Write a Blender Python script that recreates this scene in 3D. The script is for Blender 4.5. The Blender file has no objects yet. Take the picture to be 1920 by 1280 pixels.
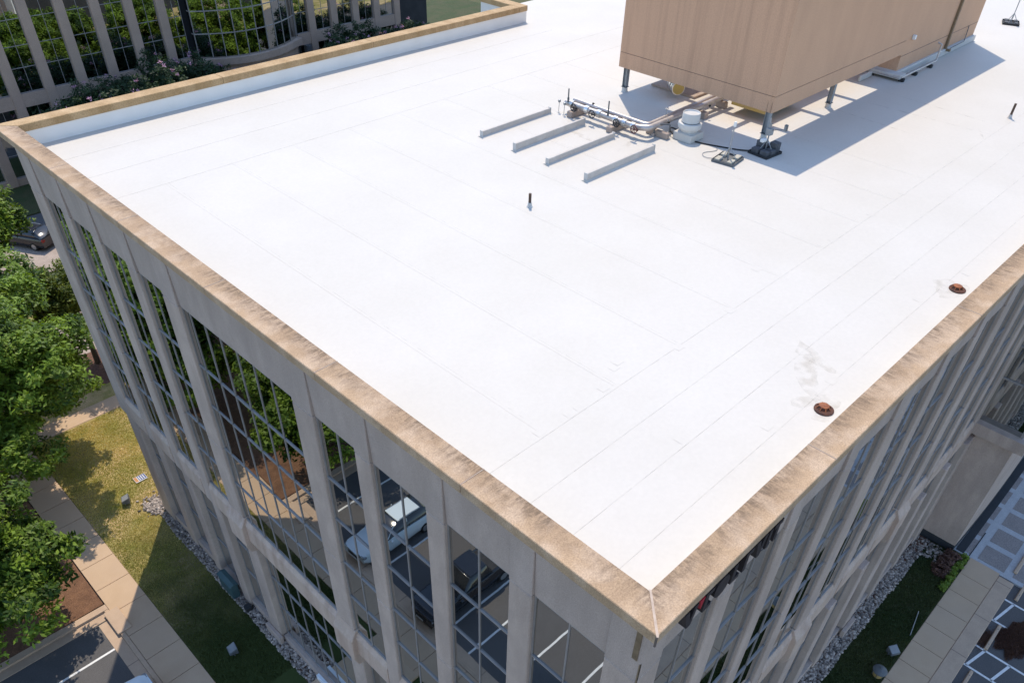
import bpy, math, random
import numpy as np
from mathutils import Vector, Matrix

random.seed(7)
rng = np.random.default_rng(7)
R = math.radians
scene = bpy.context.scene
col = scene.collection

# ------------------------------------------------------------------ camera
CAM = (-7.167, -3.341, 31.899)
F, YAW, PITCH, ROLL, PY = 1458.825, R(43.702), R(42.108), R(1.837), 822.749
fw = Vector((math.cos(YAW) * math.cos(PITCH), math.sin(YAW) * math.cos(PITCH), -math.sin(PITCH)))
rt = fw.cross(Vector((0, 0, 1))).normalized()
up = rt.cross(fw)
r2 = math.cos(ROLL) * rt + math.sin(ROLL) * up
u2 = -math.sin(ROLL) * rt + math.cos(ROLL) * up
cd = bpy.data.cameras.new('camera')
cam = bpy.data.objects.new('camera', cd)
col.objects.link(cam)
m = Matrix((r2, u2, -fw)).transposed().to_4x4()
m.translation = CAM
cam.matrix_world = m
cd.sensor_fit = 'HORIZONTAL'
cd.sensor_width = 36.0
cd.lens = F / 1920 * 36
cd.shift_y = (PY - 640) / 1920
cd.clip_end = 2000
scene.camera = cam

# ------------------------------------------------------------------ light
AZ, EL = R(50), R(61)
sunv = Vector((math.cos(AZ) * math.cos(EL), math.sin(AZ) * math.cos(EL), math.sin(EL)))
w = bpy.data.worlds.new('World')
scene.world = w
w.use_nodes = True
nt = w.node_tree
bg = nt.nodes['Background']
sky = nt.nodes.new('ShaderNodeTexSky')
sky.sky_type = 'NISHITA'
sky.sun_disc = False
sky.sun_elevation = EL
sky.sun_rotation = R(90) - AZ
sky.air_density = 1.0
sky.dust_density = 0.3
sky.ozone_density = 1.8
nt.links.new(sky.outputs[0], bg.inputs[0])
bg.inputs[1].default_value = 0.15
sl = bpy.data.lights.new('sun', 'SUN')
sl.energy = 2.0
sl.angle = R(0.53)
sl.color = (1.0, 0.90, 0.75)
so = bpy.data.objects.new('sun', sl)
col.objects.link(so)
so.rotation_euler = (-sunv).to_track_quat('-Z', 'Y').to_euler()
so.location = (40, 40, 80)
vs = scene.view_settings
vs.view_transform = 'Standard'
vs.look = 'None'
vs.exposure = 1.1
vs.gamma = 1.0
vs.use_curve_mapping = False


# ------------------------------------------------------------------ materials
def L(c):
    return (c[0], c[1], c[2], 1.0)


def mat(name, c1, c2=None, scale=1.0, rough=0.8, metal=0.0, bump=0.0, bscale=30.0, detail=6.0, stretch=(1, 1, 1),
        c3=None, s3=0.2, f3=0.5, spec=0.3, speck=0.0, speck_scale=60.0, lo=0.35, hi=0.65):
    """colour = mix(c1, c2, noise), then c3 in broad patches, then fine speckle; all in world position"""
    mt = bpy.data.materials.new(name)
    mt.use_nodes = True
    t = mt.node_tree
    b = t.nodes['Principled BSDF']
    b.inputs['Roughness'].default_value = rough
    b.inputs['Metallic'].default_value = metal
    b.inputs['Specular IOR Level'].default_value = spec
    b.inputs['Base Color'].default_value = L(c1)
    geo = t.nodes.new('ShaderNodeNewGeometry')
    pos = geo.outputs['Position']

    def noise(sc, st=(1, 1, 1), det=detail):
        mp = t.nodes.new('ShaderNodeMapping')
        mp.inputs['Scale'].default_value = st
        t.links.new(pos, mp.inputs[0])
        n = t.nodes.new('ShaderNodeTexNoise')
        n.inputs['Scale'].default_value = sc
        n.inputs['Detail'].default_value = det
        n.inputs['Roughness'].default_value = 0.6
        t.links.new(mp.outputs[0], n.inputs['Vector'])
        return n.outputs['Fac']

    def rng_(v, a, bb):
        r = t.nodes.new('ShaderNodeMapRange')
        r.inputs['From Min'].default_value = a
        r.inputs['From Max'].default_value = bb
        t.links.new(v, r.inputs['Value'])
        return r.outputs[0]

    def mix(fac, a, bcol, mode='MIX'):
        x = t.nodes.new('ShaderNodeMix')
        x.data_type = 'RGBA'
        x.blend_type = mode
        if isinstance(fac, float):
            x.inputs[0].default_value = fac
        else:
            t.links.new(fac, x.inputs[0])
        for i, v in ((6, a), (7, bcol)):
            if isinstance(v, tuple):
                x.inputs[i].default_value = L(v)
            else:
                t.links.new(v, x.inputs[i])
        return x.outputs[2]
    cur = c1
    if c2:
        cur = mix(rng_(noise(scale, stretch), lo, hi), c1, c2)
    if c3:
        f = t.nodes.new('ShaderNodeMath')
        f.operation = 'MULTIPLY'
        f.inputs[1].default_value = f3
        t.links.new(rng_(noise(s3, (1, 1, 1), 4.0), 0.45, 0.62), f.inputs[0])
        cur = mix(f.outputs[0], cur, c3)
    if speck > 0:
        g = rng_(noise(speck_scale, (1, 1, 1), 2.0), 0.3, 0.7)
        mm = t.nodes.new('ShaderNodeMapRange')
        mm.inputs['To Min'].default_value = 1 - speck
        mm.inputs['To Max'].default_value = 1 + speck
        t.links.new(g, mm.inputs['Value'])
        cc = t.nodes.new('ShaderNodeCombineColor')
        for i in range(3):
            t.links.new(mm.outputs[0], cc.inputs[i])
        cur = mix(1.0, cur, cc.outputs[0], 'MULTIPLY')
    if not isinstance(cur, tuple):
        t.links.new(cur, b.inputs['Base Color'])
    if bump > 0:
        bp = t.nodes.new('ShaderNodeBump')
        bp.inputs['Strength'].default_value = 1.0
        bp.inputs['Distance'].default_value = bump
        t.links.new(noise(bscale, (1, 1, 1), 4.0), bp.inputs['Height'])
        t.links.new(bp.outputs[0], b.inputs['Normal'])
    mt['_cur'] = 0
    return mt


M = {}
M['precast'] = mat('precast_concrete', (0.49, 0.38, 0.315), (0.385, 0.295, 0.245), 1.5, 0.9, bump=0.004, bscale=60,
                   speck=0.16, speck_scale=45, stretch=(1, 1, 0.25), c3=(0.36, 0.28, 0.235), s3=0.6, f3=0.55)
M['fascia'] = mat('fascia_concrete', (0.45, 0.355, 0.305), (0.375, 0.295, 0.25), 1.5, 0.9, bump=0.004, bscale=60,
                  speck=0.16, speck_scale=45, stretch=(1, 1, 0.3), c3=(0.36, 0.285, 0.245), s3=0.6, f3=0.5)
M['band'] = mat('band_concrete', (0.52, 0.39, 0.315), (0.40, 0.285, 0.22), 1.6, 0.9, bump=0.004, bscale=60,
                speck=0.14, speck_scale=45, stretch=(1.4, 1.4, 0.15), c3=(0.52, 0.40, 0.31), s3=0.7, f3=0.5)
M['old_tan'] = mat('sister_concrete', (0.45, 0.325, 0.25), (0.39, 0.285, 0.22), 0.6, 0.9, bump=0.004, bscale=50,
                   speck=0.2, speck_scale=20)


def coping_mat(name, axis, inner, width, dens=1.0):
    """tan precast, blotchy with dark weathering that creeps in from the roof-side edge"""
    mt = mat(name, (0.43, 0.29, 0.175), (0.36, 0.24, 0.145), 1.7, 0.88, bump=0.005, bscale=45, speck=0.22, speck_scale=30,
             c3=(0.50, 0.36, 0.245), s3=1.3, f3=0.75)
    t = mt.node_tree
    b = t.nodes['Principled BSDF']
    src = b.inputs['Base Color'].links[0].from_socket
    geo = t.nodes.new('ShaderNodeNewGeometry')
    sep = t.nodes.new('ShaderNodeSeparateXYZ')
    t.links.new(geo.outputs['Position'], sep.inputs[0])

    def mrange(v, a, b_, c=0.0, d=1.0, smooth=False):
        m_ = t.nodes.new('ShaderNodeMapRange')
        if smooth:
            m_.interpolation_type = 'SMOOTHSTEP'
        for k_, val in (('From Min', a), ('From Max', b_), ('To Min', c), ('To Max', d)):
            m_.inputs[k_].default_value = val
        t.links.new(v, m_.inputs['Value'])
        return m_.outputs[0]

    def noise(sc, det, st=(1, 1, 1), ro=0.6):
        mp = t.nodes.new('ShaderNodeMapping')
        mp.inputs['Scale'].default_value = st
        t.links.new(geo.outputs['Position'], mp.inputs[0])
        n = t.nodes.new('ShaderNodeTexNoise')
        n.inputs['Scale'].default_value = sc
        n.inputs['Detail'].default_value = det
        n.inputs['Roughness'].default_value = ro
        t.links.new(mp.outputs[0], n.inputs['Vector'])
        return n.outputs['Fac']

    def math_(op, a, b_):
        m_ = t.nodes.new('ShaderNodeMath')
        m_.operation = op
        for i, v in enumerate((a, b_)):
            if isinstance(v, (int, float)):
                m_.inputs[i].default_value = v
            else:
                t.links.new(v, m_.inputs[i])
        return m_.outputs[0]
    st = [3.6, 3.6, 1]
    st[axis] = 1.1
    edge = mrange(sep.outputs[axis], inner - width * 1.0, inner - width * 0.05, 0.0, 1.0, True)
    streak = mrange(noise(3.0, 6, st, 0.7), 0.42, 0.60)
    blotch = mrange(noise(0.8, 4), 0.32, 0.58, 0.25, 1.0)
    f1 = math_('MULTIPLY', math_('ADD', math_('MULTIPLY', math_('MULTIPLY', streak, blotch), 0.75), mrange(blotch, 0.25, 1.0, 0.12, 0.34)), edge)
    fine = mrange(noise(7.0, 5, (1, 1, 1), 0.7), 0.52, 0.74, 0.0, 0.4)
    f2 = math_('MULTIPLY', fine, mrange(edge, 0.0, 1.0, 0.35, 1.0))
    fac = math_('MINIMUM', math_('ADD', math_('MULTIPLY', f1, 0.85 * dens), f2), 0.9)
    x = t.nodes.new('ShaderNodeMix')
    x.data_type = 'RGBA'
    t.links.new(fac, x.inputs[0])
    t.links.new(src, x.inputs[6])
    x.inputs[7].default_value = L((0.135, 0.09, 0.058))
    t.links.new(x.outputs[2], b.inputs['Base Color'])
    return mt


M['coping_left'] = coping_mat('coping_stone_west', 0, 0.66, 0.66)
M['coping_right'] = coping_mat('coping_stone_south', 1, 0.66, 0.66)
M['coping_far'] = mat('coping_stone_north', (0.46, 0.31, 0.165), (0.34, 0.215, 0.10), 0.9, 0.85, speck=0.2, speck_scale=22,
                      stretch=(1.6, 1, 0.5), bump=0.003)
M['caulk'] = mat('pale_caulk', (0.50, 0.39, 0.30), (0.40, 0.30, 0.23), 6, 0.8)
M['dark_joint'] = mat('joint_filler', (0.16, 0.12, 0.10), (0.11, 0.085, 0.07), 5, 0.9)
M['bronze'] = mat('bronze_scupper', (0.25, 0.18, 0.11), (0.17, 0.12, 0.075), 6, 0.6, metal=0.2)
M['membrane'] = mat('white_membrane', (0.545, 0.503, 0.447), (0.527, 0.485, 0.43), 0.35, 0.65, bump=0.002, bscale=6,
                    c3=(0.505, 0.462, 0.40), s3=0.22, f3=0.5, speck=0.02, speck_scale=9)
M['seam'] = mat('membrane_seam', (0.42, 0.385, 0.34), (0.36, 0.325, 0.285), 2.5, 0.65)
M['stain'] = mat('membrane_stain', (0.42, 0.34, 0.23), (0.45, 0.38, 0.28), 2.5, 0.8)


def thin_film(mt, top=0.2):
    t = mt.node_tree
    out = t.nodes['Material Output']
    b = t.nodes['Principled BSDF']
    geo = t.nodes.new('ShaderNodeNewGeometry')
    n = t.nodes.new('ShaderNodeTexNoise')
    n.inputs['Scale'].default_value = 3.0
    n.inputs['Detail'].default_value = 5
    t.links.new(geo.outputs['Position'], n.inputs['Vector'])
    mr = t.nodes.new('ShaderNodeMapRange')
    mr.inputs['From Min'].default_value = 0.42
    mr.inputs['From Max'].default_value = 0.72
    mr.inputs['To Max'].default_value = top
    t.links.new(n.outputs['Fac'], mr.inputs['Value'])
    tr = t.nodes.new('ShaderNodeBsdfTransparent')
    ms = t.nodes.new('ShaderNodeMixShader')
    t.links.new(mr.outputs[0], ms.inputs[0])
    t.links.new(tr.outputs[0], ms.inputs[1])
    t.links.new(b.outputs[0], ms.inputs[2])
    t.links.new(ms.outputs[0], out.inputs['Surface'])


thin_film(M['stain'])
thin_film(M['seam'], 0.5)
M['curbwhite'] = mat('white_curb_membrane', (0.535, 0.51, 0.475), (0.50, 0.475, 0.44), 2.0, 0.7)
M['sleeper'] = mat('weathered_sleeper_membrane', (0.52, 0.47, 0.42), (0.46, 0.41, 0.36), 2.5, 0.75, speck=0.06, speck_scale=20)
M['upstand'] = mat('white_upstand_membrane', (0.76, 0.74, 0.70), (0.71, 0.69, 0.65), 0.8, 0.7)
M['stucco'] = mat('tan_stucco', (0.54, 0.33, 0.21), (0.50, 0.305, 0.195), 1.0, 0.92, bump=0.006, bscale=35, speck=0.10,
                  speck_scale=26, stretch=(1, 1, 0.35))
M['stucco_streak'] = mat('streaked_tan_stucco', (0.53, 0.32, 0.205), (0.44, 0.265, 0.17), 1.4, 0.92, bump=0.006, bscale=35,
                         speck=0.10, speck_scale=26, stretch=(2.6, 2.6, 0.12), lo=0.45, hi=0.72)
M['steel'] = mat('galvanised_steel', (0.34, 0.35, 0.36), (0.26, 0.27, 0.28), 3.0, 0.5, metal=0.5)
M['dark_steel'] = mat('dark_painted_steel', (0.10, 0.105, 0.11), (0.14, 0.145, 0.15), 3.0, 0.6, metal=0.2)
M['jacket'] = mat('aluminium_jacket', (0.52, 0.47, 0.44), (0.40, 0.355, 0.33), 3.0, 0.42, metal=0.6)
M['duct'] = mat('shiny_duct', (0.72, 0.70, 0.68), (0.55, 0.53, 0.5), 4.0, 0.28, metal=0.85)
M['fanwhite'] = mat('white_fan_shell', (0.58, 0.555, 0.52), (0.52, 0.495, 0.46), 3.0, 0.45)
M['black'] = mat('black_rubber', (0.022, 0.022, 0.024), (0.035, 0.034, 0.034), 5.0, 0.7)
M['redvalve'] = mat('dull_red_valve', (0.16, 0.055, 0.045), (0.09, 0.04, 0.035), 9.0, 0.6)
M['block'] = mat('ballast_block', (0.46, 0.42, 0.34), (0.38, 0.34, 0.27), 6.0, 0.95, bump=0.003, bscale=80)
M['dark_block'] = mat('dark_ballast_block', (0.075, 0.075, 0.08), (0.11, 0.11, 0.115), 6.0, 0.95, bump=0.003, bscale=80)
M['rust'] = mat('rusty_iron', (0.11, 0.045, 0.028), (0.055, 0.028, 0.022), 9.0, 0.85, bump=0.004, bscale=50)
M['rust_top'] = mat('bright_rust', (0.34, 0.12, 0.05), (0.19, 0.07, 0.038), 9.0, 0.85, bump=0.004, bscale=50)
M['pipebrown'] = mat('brown_vent_pipe', (0.12, 0.075, 0.05), (0.07, 0.045, 0.035), 9.0, 0.7)
M['yellow_base'] = mat('yellowish_equipment_pad', (0.46, 0.33, 0.10), (0.40, 0.30, 0.14), 2.0, 0.8)
M['tan_frame'] = mat('tan_painted_frame', (0.40, 0.31, 0.25), (0.34, 0.26, 0.21), 2.0, 0.7)
M['mullion'] = mat('aluminium_mullion', (0.33, 0.30, 0.285), (0.28, 0.255, 0.245), 3.0, 0.42, metal=0.25)
M['mullion_dark'] = mat('dark_gasket', (0.05, 0.055, 0.06), (0.07, 0.075, 0.08), 3.0, 0.6)
M['core'] = mat('dark_interior', (0.03, 0.032, 0.035), (0.04, 0.042, 0.045), 1.0, 0.9)
M['letter'] = mat('dark_letter_metal', (0.022, 0.018, 0.02), (0.032, 0.026, 0.028), 4.0, 0.45)
M['letter_red'] = mat('red_letter_metal', (0.42, 0.015, 0.03), (0.36, 0.012, 0.025), 4.0, 0.4)
M['walk'] = mat('pale_concrete_walk', (0.50, 0.355, 0.235), (0.47, 0.33, 0.215), 1.1, 0.92, bump=0.002, bscale=70,
                speck=0.08, speck_scale=40, c3=(0.47, 0.34, 0.235), s3=0.35, f3=0.5)
M['kerb'] = mat('kerb_concrete', (0.49, 0.355, 0.25), (0.43, 0.31, 0.22), 1.5, 0.92, bump=0.002, bscale=70,
                speck=0.1, speck_scale=40)
M['asphalt'] = mat('asphalt', (0.105, 0.10, 0.099), (0.088, 0.084, 0.084), 0.8, 0.93, bump=0.004, bscale=60, speck=0.25,
                   speck_scale=30, c3=(0.115, 0.105, 0.098), s3=0.2, f3=0.6)
M['driveway'] = mat('pinkish_drive', (0.38, 0.31, 0.265), (0.33, 0.27, 0.23), 0.8, 0.93, bump=0.003, bscale=40, speck=0.15,
                    speck_scale=12)
M['paint'] = mat('white_road_paint', (0.74, 0.73, 0.71), (0.62, 0.61, 0.59), 6.0, 0.8)
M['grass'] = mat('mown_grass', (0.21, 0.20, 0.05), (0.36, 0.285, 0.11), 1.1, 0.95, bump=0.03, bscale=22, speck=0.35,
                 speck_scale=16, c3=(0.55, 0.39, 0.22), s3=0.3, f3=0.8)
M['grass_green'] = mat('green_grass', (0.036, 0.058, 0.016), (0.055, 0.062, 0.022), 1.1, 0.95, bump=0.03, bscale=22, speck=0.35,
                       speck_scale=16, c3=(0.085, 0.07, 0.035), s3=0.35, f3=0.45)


def lawn_shade_blend(mt, other):
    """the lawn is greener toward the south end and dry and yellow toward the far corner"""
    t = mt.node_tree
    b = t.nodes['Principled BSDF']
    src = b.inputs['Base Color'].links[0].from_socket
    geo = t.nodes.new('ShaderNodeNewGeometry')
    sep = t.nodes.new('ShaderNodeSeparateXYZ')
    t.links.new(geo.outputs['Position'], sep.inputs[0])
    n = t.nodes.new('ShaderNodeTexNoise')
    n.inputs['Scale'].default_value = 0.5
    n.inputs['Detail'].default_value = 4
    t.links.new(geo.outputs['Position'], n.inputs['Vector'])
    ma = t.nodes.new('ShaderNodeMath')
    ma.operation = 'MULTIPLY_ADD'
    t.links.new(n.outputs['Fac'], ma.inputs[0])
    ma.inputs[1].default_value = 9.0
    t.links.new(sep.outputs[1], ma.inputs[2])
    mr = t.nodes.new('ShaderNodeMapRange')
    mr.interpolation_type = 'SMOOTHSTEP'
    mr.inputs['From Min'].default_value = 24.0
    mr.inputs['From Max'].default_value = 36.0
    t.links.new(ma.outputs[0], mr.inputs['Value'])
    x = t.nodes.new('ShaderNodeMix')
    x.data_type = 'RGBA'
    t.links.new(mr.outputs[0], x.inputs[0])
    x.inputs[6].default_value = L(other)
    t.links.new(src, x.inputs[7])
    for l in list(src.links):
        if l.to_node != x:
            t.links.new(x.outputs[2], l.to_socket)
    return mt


lawn_shade_blend(M['grass'], (0.045, 0.062, 0.016))  # the green end also carries the building's shade in its colour
M['mulch'] = mat('brown_mulch', (0.20, 0.105, 0.06), (0.135, 0.07, 0.042), 2.5, 0.97, bump=0.03, bscale=26, speck=0.4,
                 speck_scale=20)
M['straw'] = mat('pine_straw', (0.19, 0.10, 0.07), (0.12, 0.065, 0.045), 5.0, 0.97, bump=0.03, bscale=26, speck=0.4,
                 speck_scale=25)
M['soil'] = mat('soil', (0.10, 0.085, 0.04), (0.07, 0.08, 0.03), 0.3, 0.97)
M['paver_band'] = mat('pale_paver_band', (0.42, 0.42, 0.42), (0.37, 0.37, 0.375), 2.0, 0.9, speck=0.12, speck_scale=18)
M['paver_panel'] = mat('brown_paver_panel', (0.27, 0.235, 0.215), (0.235, 0.205, 0.19), 2.0, 0.9, speck=0.22, speck_scale=14,
                       bump=0.003, bscale=25)

M['bark'] = mat('bark', (0.085, 0.062, 0.044), (0.055, 0.04, 0.03), 6.0, 0.95, bump=0.02, bscale=18, stretch=(1, 1, 0.3))
M['teal_box'] = mat('teal_utility_box', (0.055, 0.10, 0.105), (0.045, 0.085, 0.09), 2.0, 0.5)
M['white_frame'] = mat('white_painted_frame', (0.72, 0.73, 0.75), (0.66, 0.67, 0.69), 3.0, 0.5)
M['lens'] = mat('floodlight_lens', (0.24, 0.245, 0.245), (0.2, 0.205, 0.21), 3.0, 0.25)
M['brass'] = mat('yellowed_lamp_body', (0.46, 0.33, 0.13), (0.38, 0.27, 0.11), 3.0, 0.5)
M['notice'] = mat('notice_white', (0.62, 0.60, 0.56), (0.55, 0.53, 0.5), 3.0, 0.6)
M['notice_blue'] = mat('notice_blue', (0.05, 0.08, 0.22), (0.06, 0.09, 0.2), 3.0, 0.6)
M['notice_orange'] = mat('notice_orange', (0.45, 0.20, 0.07), (0.4, 0.18, 0.07), 3.0, 0.6)
M['white_plastic'] = mat('white_plastic', (0.72, 0.71, 0.69), (0.66, 0.65, 0.63), 3.0, 0.5)
M['car_white'] = mat('white_car_paint', (0.60, 0.66, 0.68), (0.58, 0.64, 0.66), 1.0, 0.22, spec=0.6)
M['car_black'] = mat('black_car_paint', (0.012, 0.014, 0.020), (0.016, 0.018, 0.024), 1.0, 0.2, spec=0.6)
M['car_glass'] = mat('car_glass', (0.012, 0.014, 0.016), (0.016, 0.018, 0.02), 1.0, 0.08, spec=0.8)
M['tyre'] = mat('tyre', (0.018, 0.018, 0.018), (0.025, 0.025, 0.025), 6.0, 0.9)
M['rim'] = mat('alloy_rim', (0.42, 0.42, 0.43), (0.35, 0.35, 0.36), 6.0, 0.35, metal=0.7)
M['tail'] = mat('tail_lamp', (0.28, 0.015, 0.015), (0.2, 0.01, 0.01), 6.0, 0.3)


def glass_mat(name, tint, wob):
    mt = bpy.data.materials.new(name)
    mt.use_nodes = True
    t = mt.node_tree
    b = t.nodes['Principled BSDF']
    b.inputs['Base Color'].default_value = L(tint)
    b.inputs['Metallic'].default_value = 1.0
    b.inputs['Roughness'].default_value = 0.012
    geo = t.nodes.new('ShaderNodeNewGeometry')
    n = t.nodes.new('ShaderNodeTexNoise')
    n.noise_dimensions = '4D'
    n.inputs['Scale'].default_value = 0.55
    n.inputs['Detail'].default_value = 1.5
    t.links.new(geo.outputs['Position'], n.inputs['Vector'])
    oi = t.nodes.new('ShaderNodeObjectInfo')
    wv = t.nodes.new('ShaderNodeMath')
    wv.operation = 'MULTIPLY'
    wv.inputs[1].default_value = 40.0
    t.links.new(oi.outputs['Random'], wv.inputs[0])
    t.links.new(wv.outputs[0], n.inputs['W'])
    bp = t.nodes.new('ShaderNodeBump')
    bp.inputs['Strength'].default_value = 1.0
    bp.inputs['Distance'].default_value = wob
    t.links.new(n.outputs['Fac'], bp.inputs['Height'])
    t.links.new(bp.outputs[0], b.inputs['Normal'])
    mr = t.nodes.new('ShaderNodeMapRange')
    mr.inputs['To Min'].default_value = 0.88
    mr.inputs['To Max'].default_value = 1.08
    t.links.new(oi.outputs['Random'], mr.inputs['Value'])
    cc = t.nodes.new('ShaderNodeMix')
    cc.data_type = 'RGBA'
    cc.blend_type = 'MULTIPLY'
    cc.inputs[0].default_value = 1.0
    cc.inputs[6].default_value = L(tint)
    k = t.nodes.new('ShaderNodeCombineColor')
    for i in range(3):
        t.links.new(mr.outputs[0], k.inputs[i])
    t.links.new(k.outputs[0], cc.inputs[7])
    t.links.new(cc.outputs[2], b.inputs['Base Color'])
    return mt


M['glass'] = glass_mat('reflective_glass', (0.49, 0.51, 0.50), 0.004)


def leaf_mat(name, cdark, clight, transl=0.35):
    mt = bpy.data.materials.new(name)
    mt.use_nodes = True
    t = mt.node_tree
    out = t.nodes['Material Output']
    b = t.nodes['Principled BSDF']
    b.inputs['Roughness'].default_value = 0.55
    b.inputs['Specular IOR Level'].default_value = 0.25
    at = t.nodes.new('ShaderNodeAttribute')
    at.attribute_name = 'tone'
    mx = t.nodes.new('ShaderNodeMix')
    mx.data_type = 'RGBA'
    mx.inputs[6].default_value = L(cdark)
    mx.inputs[7].default_value = L(clight)
    t.links.new(at.outputs['Fac'], mx.inputs[0])
    t.links.new(mx.outputs[2], b.inputs['Base Color'])
    tr = t.nodes.new('ShaderNodeBsdfTranslucent')
    g = t.nodes.new('ShaderNodeMix')
    g.data_type = 'RGBA'
    g.blend_type = 'MULTIPLY'
    g.inputs[0].default_value = 1.0
    g.inputs[7].default_value = L((1.6, 1.5, 0.6))
    t.links.new(mx.outputs[2], g.inputs[6])
    t.links.new(g.outputs[2], tr.inputs['Color'])
    ms = t.nodes.new('ShaderNodeMixShader')
    ms.inputs[0].default_value = transl
    t.links.new(b.outputs[0], ms.inputs[1])
    t.links.new(tr.outputs[0], ms.inputs[2])
    t.links.new(ms.outputs[0], out.inputs['Surface'])
    return mt


M['leaf_oak'] = leaf_mat('oak_leaves', (0.022, 0.052, 0.008), (0.19, 0.285, 0.028), 0.2)
M['rockA'] = leaf_mat('river_rock', (0.10, 0.085, 0.075), (0.52, 0.43, 0.36), 0.0)
M['leaf_olive'] = leaf_mat('olive_leaves', (0.030, 0.055, 0.008), (0.18, 0.21, 0.024), 0.2)
M['leaf_myrtle'] = leaf_mat('myrtle_leaves', (0.020, 0.042, 0.020), (0.048, 0.085, 0.035), 0.25)
M['leaf_bright'] = leaf_mat('bright_ground_leaves', (0.10, 0.17, 0.02), (0.22, 0.28, 0.05), 0.3)
M['leaf_red'] = leaf_mat('reddish_ground_leaves', (0.085, 0.042, 0.032), (0.17, 0.09, 0.065), 0.2)
M['flower'] = leaf_mat('pink_blossom', (0.36, 0.18, 0.31), (0.60, 0.36, 0.52), 0.3)
M['grass_blade'] = leaf_mat('grass_blades', (0.29, 0.30, 0.055), (0.64, 0.51, 0.20), 0.25)
lawn_shade_blend(M['grass_blade'], (0.055, 0.074, 0.018))  # blades get the same shade-darkened green
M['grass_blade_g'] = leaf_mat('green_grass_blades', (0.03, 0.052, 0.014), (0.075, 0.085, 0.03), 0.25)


# ------------------------------------------------------------------ mesh helpers
class MB:
    def __init__(s):
        s.v = []
        s.f = []

    def poly(s, pts):
        i = len(s.v)
        s.v += [tuple(p) for p in pts]
        s.f.append(tuple(range(i, i + len(pts))))
        return s

    def hexa(s, p):
        i = len(s.v)
        s.v += [tuple(q) for q in p]
        for a in ((0, 3, 2, 1), (4, 5, 6, 7), (0, 1, 5, 4), (1, 2, 6, 5), (2, 3, 7, 6), (3, 0, 4, 7)):
            s.f.append(tuple(i + k for k in a))
        return s

    def box(s, x0, x1, y0, y1, z0, z1):
        if x0 > x1: x0, x1 = x1, x0
        if y0 > y1: y0, y1 = y1, y0
        if z0 > z1: z0, z1 = z1, z0
        return s.hexa([(x0, y0, z0), (x1, y0, z0), (x1, y1, z0), (x0, y1, z0),
                       (x0, y0, z1), (x1, y0, z1), (x1, y1, z1), (x0, y1, z1)])

    def prism(s, pts2, fn, a, b):
        """pts2: polygon; fn(p, t) -> xyz; extruded from t=a to t=b"""
        n = len(pts2)
        i = len(s.v)
        s.v += [tuple(fn(p, a)) for p in pts2] + [tuple(fn(p, b)) for p in pts2]
        s.f.append(tuple(i + k for k in range(n))[::-1])
        s.f.append(tuple(i + n + k for k in range(n)))
        for k in range(n):
            q = (k + 1) % n
            s.f.append((i + k, i + q, i + n + q, i + n + k))
        return s

    def lathe(s, prof, c=(0, 0, 0), n=24, cap=True):
        i = len(s.v)
        for (r, z) in prof:
            for k in range(n):
                a = 2 * math.pi * k / n
                s.v.append((c[0] + r * math.cos(a), c[1] + r * math.sin(a), c[2] + z))
        for j in range(len(prof) - 1):
            for k in range(n):
                q = (k + 1) % n
                s.f.append((i + j * n + k, i + j * n + q, i + (j + 1) * n + q, i + (j + 1) * n + k))
        if cap:
            s.f.append(tuple(i + k for k in range(n))[::-1])
            s.f.append(tuple(i + (len(prof) - 1) * n + k for k in range(n)))
        return s

    def tube(s, pts, r, n=10):
        pts = [Vector(p) for p in pts]
        i0 = len(s.v)
        rr = r if isinstance(r, (list, tuple)) else [r] * len(pts)
        prev = None
        for j, p in enumerate(pts):
            d = (pts[min(j + 1, len(pts) - 1)] - pts[max(j - 1, 0)]).normalized()
            if prev is None:
                a = d.orthogonal().normalized()
            else:
                a = (prev - d * prev.dot(d))
                a = a.normalized() if a.length > 1e-6 else d.orthogonal().normalized()
            prev = a
            b = d.cross(a)
            for k in range(n):
                t = 2 * math.pi * k / n
                s.v.append(tuple(p + (a * math.cos(t) + b * math.sin(t)) * rr[j]))
        for j in range(len(pts) - 1):
            for k in range(n):
                q = (k + 1) % n
                s.f.append((i0 + j * n + k, i0 + j * n + q, i0 + (j + 1) * n + q, i0 + (j + 1) * n + k))
        s.f.append(tuple(i0 + k for k in range(n))[::-1])
        s.f.append(tuple(i0 + (len(pts) - 1) * n + k for k in range(n)))
        return s

    def build(s, name, material, parent=None, bevel=0.0, smooth=False, seg=1):
        me = bpy.data.meshes.new(name)
        me.from_pydata(s.v, [], s.f)
        me.materials.append(material)
        if smooth:
            me.polygons.foreach_set('use_smooth', [True] * len(me.polygons))
        o = bpy.data.objects.new(name, me)
        col.objects.link(o)
        if bevel > 0:
            bv = o.modifiers.new('bevel', 'BEVEL')
            bv.width = bevel
            bv.segments = seg
            bv.limit_method = 'ANGLE'
            bv.angle_limit = R(40)
        if smooth:
            try:
                me.set_sharp_from_angle(angle=R(40))
            except Exception:
                pass
        if parent is not None:
            put(o, parent)
        return o


def put(o, parent):
    o.parent = parent
    o.matrix_parent_inverse = wm(parent).inverted()


def wm(o):
    if o.parent is None:
        return Matrix.Translation(o.location) @ o.rotation_euler.to_matrix().to_4x4()
    return wm(o.parent) @ o.matrix_parent_inverse @ Matrix.Translation(o.location) @ o.rotation_euler.to_matrix().to_4x4()


def tag(o, label, cat, group=None):
    o['label'] = label
    o['category'] = cat
    if group:
        o['group'] = group
    return o


def thing(name, label, cat, loc=(0, 0, 0), rz=0.0, group=None):
    o = bpy.data.objects.new(name, None)
    o.empty_display_size = 0.3
    col.objects.link(o)
    o.location = loc
    o.rotation_euler = (0, 0, rz)
    return tag(o, label, cat, group)


def struct(o, kind='structure'):
    o['kind'] = kind
    return o


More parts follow.
